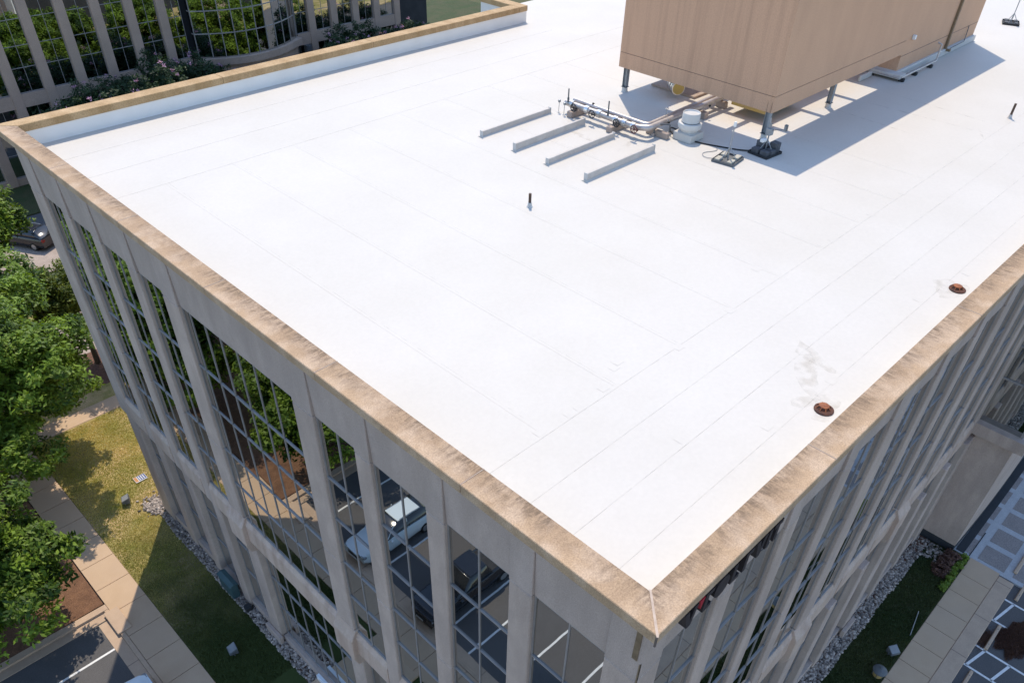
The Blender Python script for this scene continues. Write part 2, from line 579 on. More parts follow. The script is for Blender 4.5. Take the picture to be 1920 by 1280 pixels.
def copy_tree(o, parent=None):
    c = o.copy()
    col.objects.link(c)
    if parent is not None:
        c.parent = parent
        c.matrix_parent_inverse = o.matrix_parent_inverse.copy()
    for ch in list(o.children):
        copy_tree(ch, c)
    return c


_shared = {}


def shared_box(sx, sy, sz, material, name, loc, parent):
    key = (round(sx, 3), round(sy, 3), round(sz, 3), material.name)
    if key not in _shared:
        b = MB().box(-sx / 2, sx / 2, -sy / 2, sy / 2, -sz / 2, sz / 2)
        me = bpy.data.meshes.new(name)
        me.from_pydata(b.v, [], b.f)
        me.materials.append(material)
        _shared[key] = me
    o = bpy.data.objects.new(name, _shared[key])
    col.objects.link(o)
    o.location = loc
    if parent is not None:
        put(o, parent)
    return o


# ================================================================== GROUND AND SETTING
ZR = 19.961
g = MB().poly([(-700, -700, -0.32), (700, -700, -0.32), (700, 700, -0.32), (-700, 700, -0.32)]).build('ground', M['soil'])
struct(g)
lot = MB().box(-60, 90, -60, 92, -0.30, -0.13).build('parking_lot', M['asphalt'])
struct(lot)
dr = MB().box(-12, 12, 46.6, 66.5, -0.29, -0.118).build('driveway', M['driveway'])
struct(dr)
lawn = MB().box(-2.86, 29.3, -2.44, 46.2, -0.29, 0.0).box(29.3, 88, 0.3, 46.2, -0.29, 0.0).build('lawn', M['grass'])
struct(lawn)
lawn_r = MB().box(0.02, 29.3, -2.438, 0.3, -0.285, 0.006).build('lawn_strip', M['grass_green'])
struct(lawn_r)
bed = MB().box(-16, -4.6, 26.35, 45.9, -0.29, -0.005).build('mulch_bed', M['mulch'])
struct(bed)
far_lawn = MB().box(-30, 88, 70.5, 110, -0.29, -0.02).build('far_lawn', M['grass_green'])
struct(far_lawn)
isl = MB().prism([(4.9, 60.3), (1.0, 63.5), (-3, 63.5), (-3, 55.5), (3, 53.5), (5.5, 57.0)],
                 lambda p, t: (p[0], p[1], t), -0.29, 0.0).build('planted_island', M['grass'])
struct(isl)
isl2 = MB().prism([(1.4, 45.0), (2.2, 47.0), (4.6, 47.2), (6.5, 46.0), (6.5, 43.5), (3.0, 43.0)],
                  lambda p, t: (p[0], p[1], t), -0.29, 0.012).build('mulch_patch', M['straw'])
struct(isl2)

# walks: slabs are pieces of their walk
wk = MB().box(-4.55, -2.87, -30, 45.0, -0.285, -0.01).build('sidewalk', M['kerb'])
struct(wk)
y = -3.0
k = 0
while y < 44.5:
    d = 1.78
    shared_box(1.66, d - 0.03, 0.06, M['walk'], 'slab', (-3.71, y + d / 2, -0.005 + 0.002 * random.random()), wk)
    y += d
wk2 = MB().box(-30, 29.25, -3.98, -2.45, -0.285, -0.01).build('sidewalk_south', M['kerb'])
struct(wk2)
x = -2.6
while x < 29.0:
    d = 1.455
    shared_box(d - 0.03, 1.50, 0.06, M['walk'], 'slab', (x + d / 2, -3.215, -0.005 + 0.002 * random.random()), wk2)
    x += d
wk3 = MB().box(-2.8, 9.0, 40.2, 41.5, -0.285, 0.004).build('sidewalk_cross', M['kerb'])
struct(wk3)
for i in range(6):
    shared_box(1.93, 1.26, 0.05, M['walk'], 'slab', (-1.8 + 1.96 * i, 40.85, 0.0), wk3)
kb = MB().box(-4.76, -4.56, -30, 25.9, -0.29, 0.015).build('kerb', M['kerb'], bevel=0.02)
struct(kb)
gt = MB().box(-5.3, -4.77, -30, 25.35, -0.29, -0.105).build('gutter', M['kerb'])
struct(gt)


def arc_strip(x_end, inner, outer, z0, z1, name, material):
    """kerb line that leaves the corner and swings gently away to the west"""
    P, Q = [], []
    for i in range(25):
        t = i / 24
        xx = -4.56 - t * (4.56 + x_end)
        yy = 25.9 + 0.32 * t + 0.9 * max(0, t - 0.55) ** 2 * 6 * 0.35
        P.append((xx, yy + outer))
        Q.append((xx, yy + inner))
    return MB().prism(P + Q[::-1], lambda p, t: (p[0], p[1], t), z0, z1).build(name, material)


struct(arc_strip(13.0, 0.0, 0.35, -0.29, 0.02, 'kerb_curve', M['kerb']))
struct(arc_strip(13.0, -0.48, -0.005, -0.29, -0.102, 'gutter_curve', M['kerb']))
kb2 = MB().box(-30, 29.25, -4.75, -3.99, -0.29, 0.012).build('kerb_south', M['kerb'], bevel=0.02)
struct(kb2)
for xx in [2.5, 5.4, 8.4, 11.3, 14.2, 17.1, 20.1, 23.0, 25.9, 28.8]:
    shared_box(0.02, 0.74, 0.01, M['dark_joint'], 'joint', (xx, -4.365, 0.012), kb2)
for yy in [2.0, 4.9, 7.8, 10.7, 13.6, 16.5, 19.4, 22.3]:
    shared_box(0.53, 0.02, 0.01, M['dark_joint'], 'joint', (-5.035, yy, -0.104), gt)

# painted parking lines: west lot and south lot


def line(p, q, wd=0.11):
    p, q = Vector((p[0], p[1], -0.126)), Vector((q[0], q[1], -0.126))
    d = (q - p).normalized()
    n = Vector((-d.y, d.x, 0)) * wd / 2
    b = MB().hexa([p - n, q - n, q + n, p + n] + [v + Vector((0, 0, 0.004)) for v in (p - n, q - n, q + n, p + n)])
    o = b.build('painted_line', M['paint'], lot)
    return o


for yy in [23.62, 21.28, 18.75, 16.0, 13.6, 11.95, 9.55, 7.15, 4.75, 2.35]:
    line((-5.31, yy), (-10.4, yy))
# access aisles on the south side, with cross hatching
for (xa, xb) in ((22.75, 24.2), (26.3, 28.05), (12.65, 14.1), (18.55, 20.05)):
    line((xa, -4.76), (xa, -9.9))
    line((xb, -4.76), (xb, -9.9))
    for j in range(4):
        line((xa, -4.85 - 1.15 * j), (xb, -5.2 - 1.15 * j), 0.12)

# plaza east of the lawn strip: pale bands round brown paver panels
pz = MB().box(29.35, 70, -7.8, -0.2, -0.285, -0.012).build('plaza', M['paver_band'])
struct(pz)
for i in range(14):
    for j in range(4):
        x0 = 29.65 + i * 1.72
        y0 = -0.55 - (j + 1) * 1.78
        shared_box(1.30, 1.36, 0.05, M['paver_panel'], 'paver_panel', (x0 + 0.66, y0 + 0.7, -0.028 + 0.002 * ((i + j) % 2)), pz)
shared_box(2.4, 0.05, 0.02, M['black'], 'drain_slot', (30.6, -2.35, 0.004), pz)
shared_box(11.5, 0.42, 0.03, M['core'], 'dark_strip', (35.2, -1.86, 0.0), pz)  # plain dark strip along the foot of the bay

# river-rock strips along the walls


def rocks(name, n, fn, smin, smax, material):
    ico = np.array([[0, 0, 1], [.894, 0, .447], [.276, .851, .447], [-.724, .526, .447], [-.724, -.526, .447], [.276, -.851, .447],
                    [.724, .526, -.447], [-.276, .851, -.447], [-.894, 0, -.447], [-.276, -.851, -.447], [.724, -.526, -.447], [0, 0, -1]])
    tri = np.array([[0, 1, 2], [0, 2, 3], [0, 3, 4], [0, 4, 5], [0, 5, 1], [1, 6, 2], [2, 7, 3], [3, 8, 4], [4, 9, 5], [5, 10, 1],
                    [2, 6, 7], [3, 7, 8], [4, 8, 9], [5, 9, 10], [1, 10, 6], [6, 11, 7], [7, 11, 8], [8, 11, 9], [9, 11, 10], [10, 11, 6]])
    P = fn(n)
    sc = rng.uniform(smin, smax, (n, 1, 1)) * rng.uniform(0.6, 1.25, (n, 1, 3)) * np.array([1, 1, 0.7])
    a = rng.uniform(0, 6.28, n)
    v = ico[None] * sc + rng.normal(0, 0.06, (n, 12, 3)) * sc
    ca, sa = np.cos(a)[:, None], np.sin(a)[:, None]
    vx = v[..., 0] * ca - v[..., 1] * sa
    vy = v[..., 0] * sa + v[..., 1] * ca
    v = np.stack([vx, vy, v[..., 2]], -1) + P[:, None, :]
    f = (tri[None] + (np.arange(n) * 12)[:, None, None]).reshape(-1, 3)
    return np_mesh(name, v.reshape(-1, 3), f, material, np.repeat(np.clip(rng.normal(0.45, 0.28, n), 0, 1), 12))


def np_mesh(name, v, f, material, tone=None, smooth=False):
    me = bpy.data.meshes.new(name)
    nv, nf, k = len(v), len(f), f.shape[1]
    me.vertices.add(nv)
    me.vertices.foreach_set('co', np.ascontiguousarray(v, dtype=np.float32).ravel())
    me.loops.add(nf * k)
    me.loops.foreach_set('vertex_index', np.ascontiguousarray(f, dtype=np.int32).ravel())
    me.polygons.add(nf)
    me.polygons.foreach_set('loop_start', np.arange(0, nf * k, k, dtype=np.int32))
    if tone is not None:
        at = me.attributes.new('tone', 'FLOAT', 'POINT')
        at.data.foreach_set('value', np.ascontiguousarray(tone, dtype=np.float32).ravel())
    me.update(calc_edges=True)
    me.materials.append(material)
    if smooth:
        me.polygons.foreach_set('use_smooth', [True] * nf)
    o = bpy.data.objects.new(name, me)
    col.objects.link(o)
    return o


bedL = MB().box(0.10, 1.2, -0.4, 30.6, -0.2, 0.012).build('rock_bed', M['straw'])
struct(bedL)
bedR = MB().box(1.25, 29.0, -0.44, 1.2, -0.2, 0.013).build('rock_bed_south', M['straw'])
struct(bedR)


def left_strip(n):
    yy = rng.uniform(-0.5, 30.9, n)
    xx = rng.uniform(0.08, 0.66, n) + 0.03 * np.sin(yy * 1.3)
    k_ = yy > 30.0
    xx[k_] = rng.uniform(-0.15, 1.2, k_.sum())
    return np.stack([xx, yy, rng.uniform(0.02, 0.07, n)], 1)


def right_strip(n):
    xx = rng.uniform(0.5, 28.9, n)
    yy = rng.uniform(-0.46, 0.30, n) + 0.03 * np.sin(xx * 1.7)
    k_ = (xx > 27.6)
    yy[k_] = rng.uniform(-1.5, 0.3, k_.sum())
    return np.stack([xx, yy, rng.uniform(0.02, 0.07, n)], 1)


o = rocks('river_rocks', 4200, left_strip, 0.045, 0.095, M['rockA'])
struct(o, 'stuff')['label'] = 'grey and tan river rocks along the shaded west wall'
o = rocks('river_rocks', 5200, right_strip, 0.045, 0.095, M['rockA'])
struct(o, 'stuff')['label'] = 'grey river rocks between the south wall and the grass'
o = rocks('river_rocks', 420, lambda n: np.stack([0.25 + rng.normal(0, 0.28, n), 30.75 + rng.normal(0, 0.33, n), rng.uniform(0.02, 0.08, n)], 1),
          0.05, 0.10, M['rockA'])
struct(o, 'stuff')['label'] = 'sunlit pale river rocks at the far west corner'


def blades(name, n, fn, hmin, hmax, wd, material):
    P = fn(n)
    n = len(P)
    h = rng.uniform(hmin, hmax, n)
    a = rng.uniform(0, 6.28, n)
    ln = rng.uniform(0.1, 0.9, n) * h
    dx, dy = np.cos(a), np.sin(a)
    b0 = P + np.stack([-dy * wd, dx * wd, np.zeros(n)], 1)
    b1 = P - np.stack([-dy * wd, dx * wd, np.zeros(n)], 1)
    tp = P + np.stack([dx * ln, dy * ln, h], 1)
    v = np.stack([b0, b1, tp], 1).reshape(-1, 3)
    f = np.arange(3 * n).reshape(-1, 3)
    tone = np.repeat(np.clip(rng.normal(0.5, 0.25, n) + 0.3 * np.sin(P[:, 0] * 1.1 + 2 * np.sin(P[:, 1] * 0.7)), 0, 1), 3)
    return np_mesh(name, v, f, material, tone)


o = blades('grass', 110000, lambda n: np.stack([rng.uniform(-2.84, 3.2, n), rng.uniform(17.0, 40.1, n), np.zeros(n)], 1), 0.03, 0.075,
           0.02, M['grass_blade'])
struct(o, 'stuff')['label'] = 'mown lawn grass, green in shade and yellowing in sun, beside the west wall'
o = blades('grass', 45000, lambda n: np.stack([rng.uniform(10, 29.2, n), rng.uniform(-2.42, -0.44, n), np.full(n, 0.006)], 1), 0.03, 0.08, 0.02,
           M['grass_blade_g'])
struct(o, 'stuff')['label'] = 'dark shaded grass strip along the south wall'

# ================================================================== THE OFFICE BUILDING
H = 20.80
JX0 = 27.2
BL, BX = 30.49, 74.0          # depth along y, length along x
OV = 0.36                     # pier plane behind the coping edge
bld = thing('office_building', 'pale precast office building with white flat roof and tall reflective windows', 'building')


def FL(u, n, z): return (OV + n, u, z)


def FR(u, n, z): return (u, OV + n, z)


def fbox(b, FN, u0, u1, n0, n1, z0, z1):
    p, q = FN(u0, n0, z0), FN(u1, n1, z1)
    return b.box(p[0], q[0], p[1], q[1], p[2], q[2])


ROWS = [8.66, 10.70, 12.45, 14.47, 16.22, 18.5]
LROWS = [0.50, 2.70, 4.76, 7.36]


def window(FN, u0, u1, muls, rows, nglass, parent, upper=True):
    """frame mesh is the part, each pane a sub-part. muls: interior mullion positions"""
    us = [u0] + list(muls) + [u1]
    b = MB()
    mw, z0, z1 = 0.02, rows[0], rows[-1]
    for i, u in enumerate(us):
        k = mw if 0 < i < len(us) - 1 else 0.03
        a_, b_ = (u - k, u + k) if 0 < i < len(us) - 1 else ((u, u + 2 * k) if i == 0 else (u - 2 * k, u))
        fbox(b, FN, a_, b_, nglass - 0.035, nglass + 0.04, z0, z1)
    for j, z in enumerate(rows):
        lo_, hi_ = (z - 0.021, z + 0.021)
        if j == 0: lo_, hi_ = z, z + 0.06
        if j == len(rows) - 1: lo_, hi_ = z - 0.05, z
        for i in range(len(us) - 1):
            fbox(b, FN, us[i] + 0.03, us[i + 1] - 0.03, nglass - 0.05, nglass + 0.035, lo_, hi_)
    fr = b.build('window', M['mullion'], parent)
    for i in range(len(us) - 1):
        for j in range(len(rows) - 1):
            su, sz = us[i + 1] - us[i], rows[j + 1] - rows[j]
            c = FN((us[i] + us[i + 1]) / 2, nglass, (rows[j] + rows[j + 1]) / 2)
            dims = (0.02, su, sz) if FN in (FL,) else (su, 0.02, sz)
            pn = shared_box(dims[0], dims[1], dims[2], M['glass'], 'pane', c, None)
            pn.rotation_euler = (R(random.uniform(-0.18, 0.18)) if FN is not FL else 0.0, R(random.uniform(-0.18, 0.18)) if FN is FL else 0.0, R(random.uniform(-0.22, 0.22)))
            put(pn, fr)
    return fr


def facade(FN, piers, bays, parent, u_end, mat_p, low=0.0):
    """piers: list of (u0, u1, wide). bays: list of (u0, u1, mullions)"""
    NG = 0.14
    NL = 0.46 + low
    for (a, b_, wide) in piers:
        q = MB()
        fbox(q, FN, a, b_, 0.0, 0.55, 12.44, 18.47).build('pier', mat_p, parent, bevel=0.025)
        q = MB()
        fbox(q, FN, a, b_, 0.0, 0.55, 7.3 if not wide else 8.75, 12.42).build('pier', mat_p, parent, bevel=0.025)
        q = MB()
        fbox(q, FN, a, b_, 0.0, 0.14, 18.49, 20.52).build('pier_head', M['fascia'], parent, bevel=0.012)
        s_ = 0.05 if wide else 0.0
        q = MB()
        fbox(q, FN, a + s_, b_ - s_, 0.14 + low, 0.85, 0.0, 7.28).build('column', mat_p, parent, bevel=0.03)
        if wide:
            prof = [(0.4, 8.75), (0.0, 8.75), (-0.04, 8.62), (-0.21, 8.3), (-0.21, 7.2), (-0.08, 6.8), (0.42, 6.6)]
            MB().prism(prof, lambda p, t: FN(t, p[0], p[1]), a - 0.08, b_ + 0.08).build('corbel', M['band'], parent, bevel=0.02)
            q = MB()
            fbox(q, FN, a - 0.1, b_ + 0.1, -0.06 + low, 0.13 + low, 0.0, 0.55).build('column_base', mat_p, parent, bevel=0.02)
    for (a, b_, muls) in bays:
        window(FN, a - 0.02, b_ + 0.02, muls, ROWS, NG, parent)
        window(FN, a - 0.02, b_ + 0.02, muls, LROWS, NL, parent)
        prof = [(0.012, 20.518), (0.13, 20.518), (0.135, 19.7), (0.5, 19.5), (0.5, 18.48), (0.085, 18.48)]
        MB().prism(prof, lambda p, t: FN(t, p[0], p[1]), a + 0.008, b_ - 0.008).build('fascia_panel', M['fascia'], parent)
        prof = [(0.16, 8.655), (0.08, 8.64), (-0.02, 8.42), (-0.02, 7.46), (0.04, 7.36), (0.55, 7.36), (0.55, 8.655)]
        MB().prism(prof, lambda p, t: FN(t, p[0], p[1]), a + 0.004, b_ - 0.004).build('spandrel_band', M['band'], parent, bevel=0.01)
        q = MB()
        fbox(q, FN, a + 0.004, b_ - 0.004, 0.22 + low, 0.9, 0.0, 0.48).build('plinth', M['precast'], parent, bevel=0.015)


def narrow(a, b_):
    return (a, b_, [(a + b_) / 2])


# west facade (runs away to the upper left of the picture)
PW = [(3.14, 3.82, 0), (5.93, 6.57, 0), (8.68, 9.32, 0), (11.15, 12.1, 1), (18.4, 19.42, 1), (21.2, 21.9, 0), (23.9, 24.6, 0), (26.45, 27.15, 0)]
facade(FL, [(OV + 0.004, 1.16, 0)] + PW + [(28.9, BL - OV, 0)],
       [narrow(1.16, 3.14), narrow(3.82, 5.93), narrow(6.57, 8.68), narrow(9.32, 11.15),
        (12.1, 18.4, [13.33, 14.25, 15.17, 16.09, 17.0, 17.92]),
        narrow(19.42, 21.2), narrow(21.9, 23.9), narrow(24.6, 26.45), narrow(27.15, 28.9)], bld, BL, M['precast'])
# south facade (runs to the right)
PS = [(3.14, 3.82, 0), (5.93, 6.57, 0), (8.72, 9.36, 0), (11.5, 12.45, 1), (14.45, 15.1, 0), (17.2, 17.85, 0), (19.8, 20.75, 1),
      (22.75, 23.4, 0), (25.5, 26.15, 0)]
facade(FR, [(OV + 0.005, 1.17, 0)] + PS + [(28.0, 29.0, 0)],
       [narrow(1.17, 3.14), narrow(3.82, 5.93), narrow(6.57, 8.72), narrow(9.36, 11.5), narrow(12.45, 14.45), narrow(15.1, 17.2),
        narrow(17.85, 19.8), narrow(20.75, 22.75), narrow(23.4, 25.5), narrow(26.15, 28.0)], bld, 29.0, M['precast'], -0.34)
# solid inside, so nothing shines through; far walls plain
MB().box(0.95, BX, 0.95, BL - 0.5, 0.0, 19.90).build('core', M['core'], bld)
MB().box(OV + 0.6, JX0, BL - 0.45, BL - OV, 0.0, 20.5).build('north_wall', M['precast'], bld)
MB().box(29.02, BX, OV + 0.1, 0.9, 0.0, 20.5).build('south_wall', M['precast'], bld)
# corner drain slot near the front corner
MB().box(OV - 0.012, OV + 0.05, 0.30 + 0.06, 0.30 + 0.075, 8.8, 19.1).build('corner_joint', M['bronze'], bld)
MB().box(OV - 0.02, OV + 0.1, 0.44, 0.56, 19.15, 20.45).build('scupper', M['bronze'], bld)

# coping stones, cut at the joints seen in the photograph
CW = 0.66
ZC0 = 20.53


def coping_piece(x0, x1, y0, y1, key):
    return MB().box(x0, x1, y0, y1, ZC0, H).build('coping_stone', M[key], bld, bevel=0.018)


ys = [0.0, 4.9, 9.95, 15.05, 20.2, 25.3, BL]
MB().prism([(0, 0.012), (CW, CW + 0.012), (CW, 4.895), (0, 4.895)], lambda p, t: (p[0], p[1], t), ZC0, H).build(
    'coping_stone', M['coping_left'], bld, bevel=0.015)
for a, b_ in ((4.905, 9.945), (9.955, 15.045), (15.055, 20.195), (20.205, 25.295)):
    coping_piece(0, CW, a, b_, 'coping_left')
MB().prism([(0, 25.305), (CW, 25.305), (CW, BL - CW - 0.006), (0, BL - 0.006)], lambda p, t: (p[0], p[1], t), ZC0, H).build(
    'coping_stone', M['coping_left'], bld, bevel=0.015)
MB().prism([(0.012, 0), (CW + 0.012, CW), (6.2, CW), (6.2, 0)], lambda p, t: (p[0], p[1], t), ZC0, H).build(
    'coping_stone', M['coping_right'], bld, bevel=0.015)
for a, b_ in ((6.21, 14.2), (14.21, 21.0), (21.01, 29.0), (29.01, BX)):
    coping_piece(a, b_, 0, CW, 'coping_right')
JX = 27.7                     # the north edge steps out here
MB().prism([(0, BL), (CW, BL - CW), (9.0, BL - CW), (9.0, BL)], lambda p, t: (p[0], p[1], t), ZC0, H).build(
    'coping_stone', M['coping_far'], bld, bevel=0.015)
for a, b_ in ((9.01, 17.0), (17.01, JX - CW - 0.01)):
    coping_piece(a, b_, BL - CW, BL, 'coping_far')
coping_piece(JX - CW, JX, BL - CW, BL + 2.5, 'coping_far')
# pale sealant over the mitre and the cross joints
MB().prism([(-0.004, -0.03), (0.035, 0.0), (CW + 0.03, CW - 0.01), (CW + 0.01, CW + 0.03), (0.0, 0.035), (-0.03, -0.004)],
           lambda p, t: (p[0], p[1], t), H - 0.012, H + 0.004).build('mitre_joint', M['caulk'], bld)
MB().box(-0.004, 0.03, -0.004, 0.03, ZC0 - 0.06, H - 0.02).build('corner_sealant', M['dark_joint'], bld)
for yy in ys[1:-1]:
    MB().box(0.0, CW, yy - 0.008, yy + 0.008, H - 0.02, H + 0.003).build('joint_sealant', M['caulk'], bld)
for xx in (6.205, 14.205, 21.005):
    MB().box(xx - 0.008, xx + 0.008, 0.0, CW, H - 0.02, H + 0.003).build('joint_sealant', M['caulk'], bld)
# parapet upstands, membrane-clad inside
IN = 0.60
roof_z = ZR
parapets = MB()
parapets.box(0.51, IN, 0.51, BL - 0.13, 19.6, ZC0 - 0.003)
parapets.build('parapet', M['upstand'], bld)
MB().box(IN, BX, 0.51, IN, 19.6, ZC0 - 0.004).build('parapet', M['upstand'], bld)
MB().box(IN, JX - 0.06, BL - IN, BL - 0.12, 19.0, ZC0 - 0.004).build('parapet', M['upstand'], bld)
MB().box(JX - IN, JX - 0.02, BL - IN + 0.01, BL + 2.5, 0.0, ZC0 - 0.005).build('parapet', M['upstand'], bld)

roof = MB().prism([(IN - 0.01, IN - 0.01), (BX, IN - 0.01), (BX, BL + 2.5), (JX - 0.03, BL + 2.5), (JX - 0.03, BL - IN + 0.02), (IN - 0.01, BL - IN + 0.02)],
                  lambda p, t: (p[0], p[1], t), ZR - 0.06, ZR).build('roof', M['membrane'], bld)
# welded lap seams
for yy, xa, xb in ((1.75, 0.6, 60), (2.95, 0.6, 60), (4.15, 0.6, 60), (5.38, 0.6, 60), (23.6, 0.6, 60), (25.8, 0.6, 60), (27.9, 0.6, 27.6)):
    wd = 0.05
    MB().box(xa, xb, yy - wd, yy + wd, ZR - 0.01, ZR + 0.003).build('seam', M['membrane'], roof)
    MB().box(xa, xb, yy - wd - 0.008, yy - wd - 0.0005, ZR - 0.01, ZR + 0.0015).build('seam_line', M['seam'], roof)
for i in range(9):
    xx = 3.05 + 2.6 * i
    MB().box(xx - 0.05, xx + 0.05, 5.45, 23.5, ZR - 0.01, ZR + 0.0025).build('seam', M['membrane'], roof)
    MB().box(xx + 0.0505, xx + 0.058, 5.45, 23.5, ZR - 0.01, ZR + 0.0012).build('seam_line', M['seam'], roof)
for (xx, yy) in ((3.0, 5.5), (4.0, 5.45), (4.35, 5.45), (5.35, 5.55), (6.2, 5.9), (6.45, 6.0), (8.15, 5.3), (10.7, 5.35), (13.3, 6.1), (16.8, 5.4),
                 (19.5, 5.4), (7.05, 1.95), (9.8, 1.75), (15.3, 1.9), (17.9, 1.5), (5.2, 3.1), (22.0, 5.4)):
    MB().box(xx - 0.13, xx + 0.13, yy - 0.11, yy + 0.11, ZR - 0.01, ZR + 0.0042).build('patch', M['membrane'], roof)
# dried ponding stains: thin irregular films
def stain(cx, cy, rx, ry, rot, n=22, name='stain'):
    pts = []
    for i in range(n):
        a = 2 * math.pi * i / n
        r = 1 + 0.22 * math.sin(3 * a + cx) + 0.15 * random.uniform(-1, 1)
        px, py = rx * r * math.cos(a), ry * r * math.sin(a)
        pts.append((cx + px * math.cos(rot) - py * math.sin(rot), cy + px * math.sin(rot) + py * math.cos(rot), ZR + 0.0048))
    MB().poly(pts).build(name, M['stain'], roof)


# roof drains, rusty domes in a flared ring


def drain(x, y, label):
    t = thing('roof_drain', label, 'roof drain', (x, y, ZR), 0, 'rusty drains along the south coping')
    MB().lathe([(0.240, 0.006), (0.240, 0.03), (0.192, 0.05), (0.160, 0.045)], (x, y, ZR), 20).build('ring', M['rust'], t, smooth=True)
    MB().lathe([(0.15, 0.035), (0.15, 0.06), (0.12, 0.085), (0.11, 0.10)], (x + 0.02, y + 0.03, ZR), 16).build('dome', M['rust'], t, smooth=True)
    MB().lathe([(0.12, 0.098), (0.125, 0.115), (0.08, 0.13)], (x + 0.02, y + 0.03, ZR), 14).build('cap', M['rust_top'], t, smooth=True)
    b = MB()
    for i in range(8):
        a = i * math.pi / 4
        b.tube([(x + 0.02 + 0.2 * math.cos(a), y + 0.03 + 0.2 * math.sin(a), ZR + 0.03),
                (x + 0.02 + 0.12 * math.cos(a), y + 0.03 + 0.12 * math.sin(a), ZR + 0.11)], 0.012, 6)
    b.build('strainer_bars', M['rust_top'], t)


drain(8.6, 1.32, 'rusty roof drain nearest the front corner of the roof')
drain(16.7, 1.32, 'rusty roof drain farther along the south coping')


def vent_pipe(x, y, h, label, m1):
    t = thing('vent_pipe', label, 'pipe', (x, y, ZR))
    MB().lathe([(0.12, 0.0), (0.075, 0.06), (0.07, 0.16)], (x, y, ZR), 14).build('boot', M['curbwhite'], t, smooth=True)
    MB().lathe([(0.05, 0.1), (0.05, h), (0.035, h + 0.003)], (x, y, ZR), 14).build('stack', m1, t, smooth=True)


vent_pipe(11.18, 13.71, 0.48, 'short brown vent pipe standing alone on the open roof', M['pipebrown'])
vent_pipe(33.03, 5.54, 0.62, 'thin dark vent pipe at the right edge of the roof', M['pipebrown'])

# four pipe sleepers
for i, (yy, xa, xb, hh, lab) in enumerate([
        (19.32, 14.22, 18.22, 0.23, 'white roof sleeper farthest from the front, beside two marker stakes'),
        (17.45, 14.2, 18.28, 0.29, 'white roof sleeper second from the far parapet'),
        (15.72, 14.2, 18.1, 0.23, 'white roof sleeper third from the far parapet'),
        (13.79, 14.17, 18.2, 0.28, 'white roof sleeper nearest the front of the roof')]):
    t = thing('roof_sleeper', lab, 'sleeper', ((xa + xb) / 2, yy, ZR), 0, 'white sleepers on the roof')
    MB().box(xa, xb, yy - 0.055, yy + 0.055, ZR, ZR + hh).build('curb', M['sleeper'], t, bevel=0.02, seg=2)
    MB().prism([(-0.16, 0.0), (-0.055, 0.045), (0.055, 0.045), (0.16, 0.0)], lambda p, q: (q, yy + p[0], ZR + p[1]), xa - 0.06, xb + 0.06).build(
        'flashing', M['membrane'], t)
    MB().box(xa - 0.012, xa + 0.02, yy - 0.075, yy + 0.075, ZR, ZR + hh + 0.025).build('end_cap', M['curbwhite'], t)
    MB().box(xb - 0.02, xb + 0.012, yy - 0.075, yy + 0.075, ZR, ZR + hh + 0.025).build('end_cap', M['curbwhite'], t)

# ---------------------------------------------------------------- penthouse and equipment screen
PX0, PY0, PX1, PY1 = 22.62, 11.46, 44.0, 19.25
HB = 1.05
HT = HB + 5.27
XS = 34.4                     # screen on legs up to here, solid penthouse beyond
ph = thing('rooftop_penthouse', 'big tan stucco penthouse with its screen raised on steel legs', 'penthouse', (33, 15, ZR))
z0, z1 = ZR + HB, ZR + HT
SE = ZR + HB + 0.62           # panel joint
for (a, b_) in ((z0, SE - 0.01), (SE + 0.01, z1)):
    MB().box(PX0, PX0 + 0.2, PY0 + 0.003, PY1, a, b_).build('screen_wall', M['stucco_streak'], ph)
    MB().box(PX0 + 0.003, XS, PY0, PY0 + 0.2, a, b_ - 0.002).build('screen_wall', M['stucco'], ph)
MB().box(PX0 + 0.02, PX0 + 0.18, PY0 + 0.02, PY1, SE - 0.011, SE + 0.011).build('panel_joint', M['dark_joint'], ph)
MB().box(PX0 + 0.02, XS, PY0 + 0.02, PY0 + 0.18, SE - 0.0112, SE + 0.0112).build('panel_joint', M['dark_joint'], ph)
MB().box(PX0 + 0.2, XS, PY1 - 0.2, PY1, z0, z1).build('screen_wall', M['stucco'], ph)
MB().box(XS, PX1, PY0 + 0.004, PY1, ZR + 0.3, z1 + 0.002).build('wall', M['stucco'], ph)
MB().box(XS - 0.0005, PX1 + 0.004, PY0 - 0.002, PY0 + 0.02, ZR + 0.95, ZR + 0.972).build('panel_joint', M['dark_joint'], ph)
MB().box(XS - 0.1, PX1 + 0.12, PY0 - 0.14, PY1 + 0.1, ZR, ZR + 0.32).build('base_flashing', M['curbwhite'], ph, bevel=0.03)
for (lx, ly) in ((22.72, 11.62), (22.85, 18.95), (28.1, 11.62), (28.1, 18.95), (33.0, 18.95)):
    leg = MB().box(lx - 0.1, lx + 0.1, ly - 0.1, ly - 0.085, ZR + 0.2, z0 + 0.4).box(lx - 0.1, lx + 0.1, ly + 0.085, ly + 0.1, ZR + 0.2, z0 + 0.4).box(
        lx - 0.01, lx + 0.01, ly - 0.085, ly + 0.085, ZR + 0.2, z0 + 0.4).build('leg', M['steel'], ph)
    MB().lathe([(0.17, 0.0), (0.13, 0.05), (0.125, 0.22)], (lx, ly, ZR), 14).build('leg_boot', M['membrane'], leg, smooth=True)
    MB().box(lx - 0.13, lx + 0.13, ly - 0.13, ly + 0.13, ZR + 0.2, ZR + 0.225).build('base_plate', M['dark_steel'], leg)
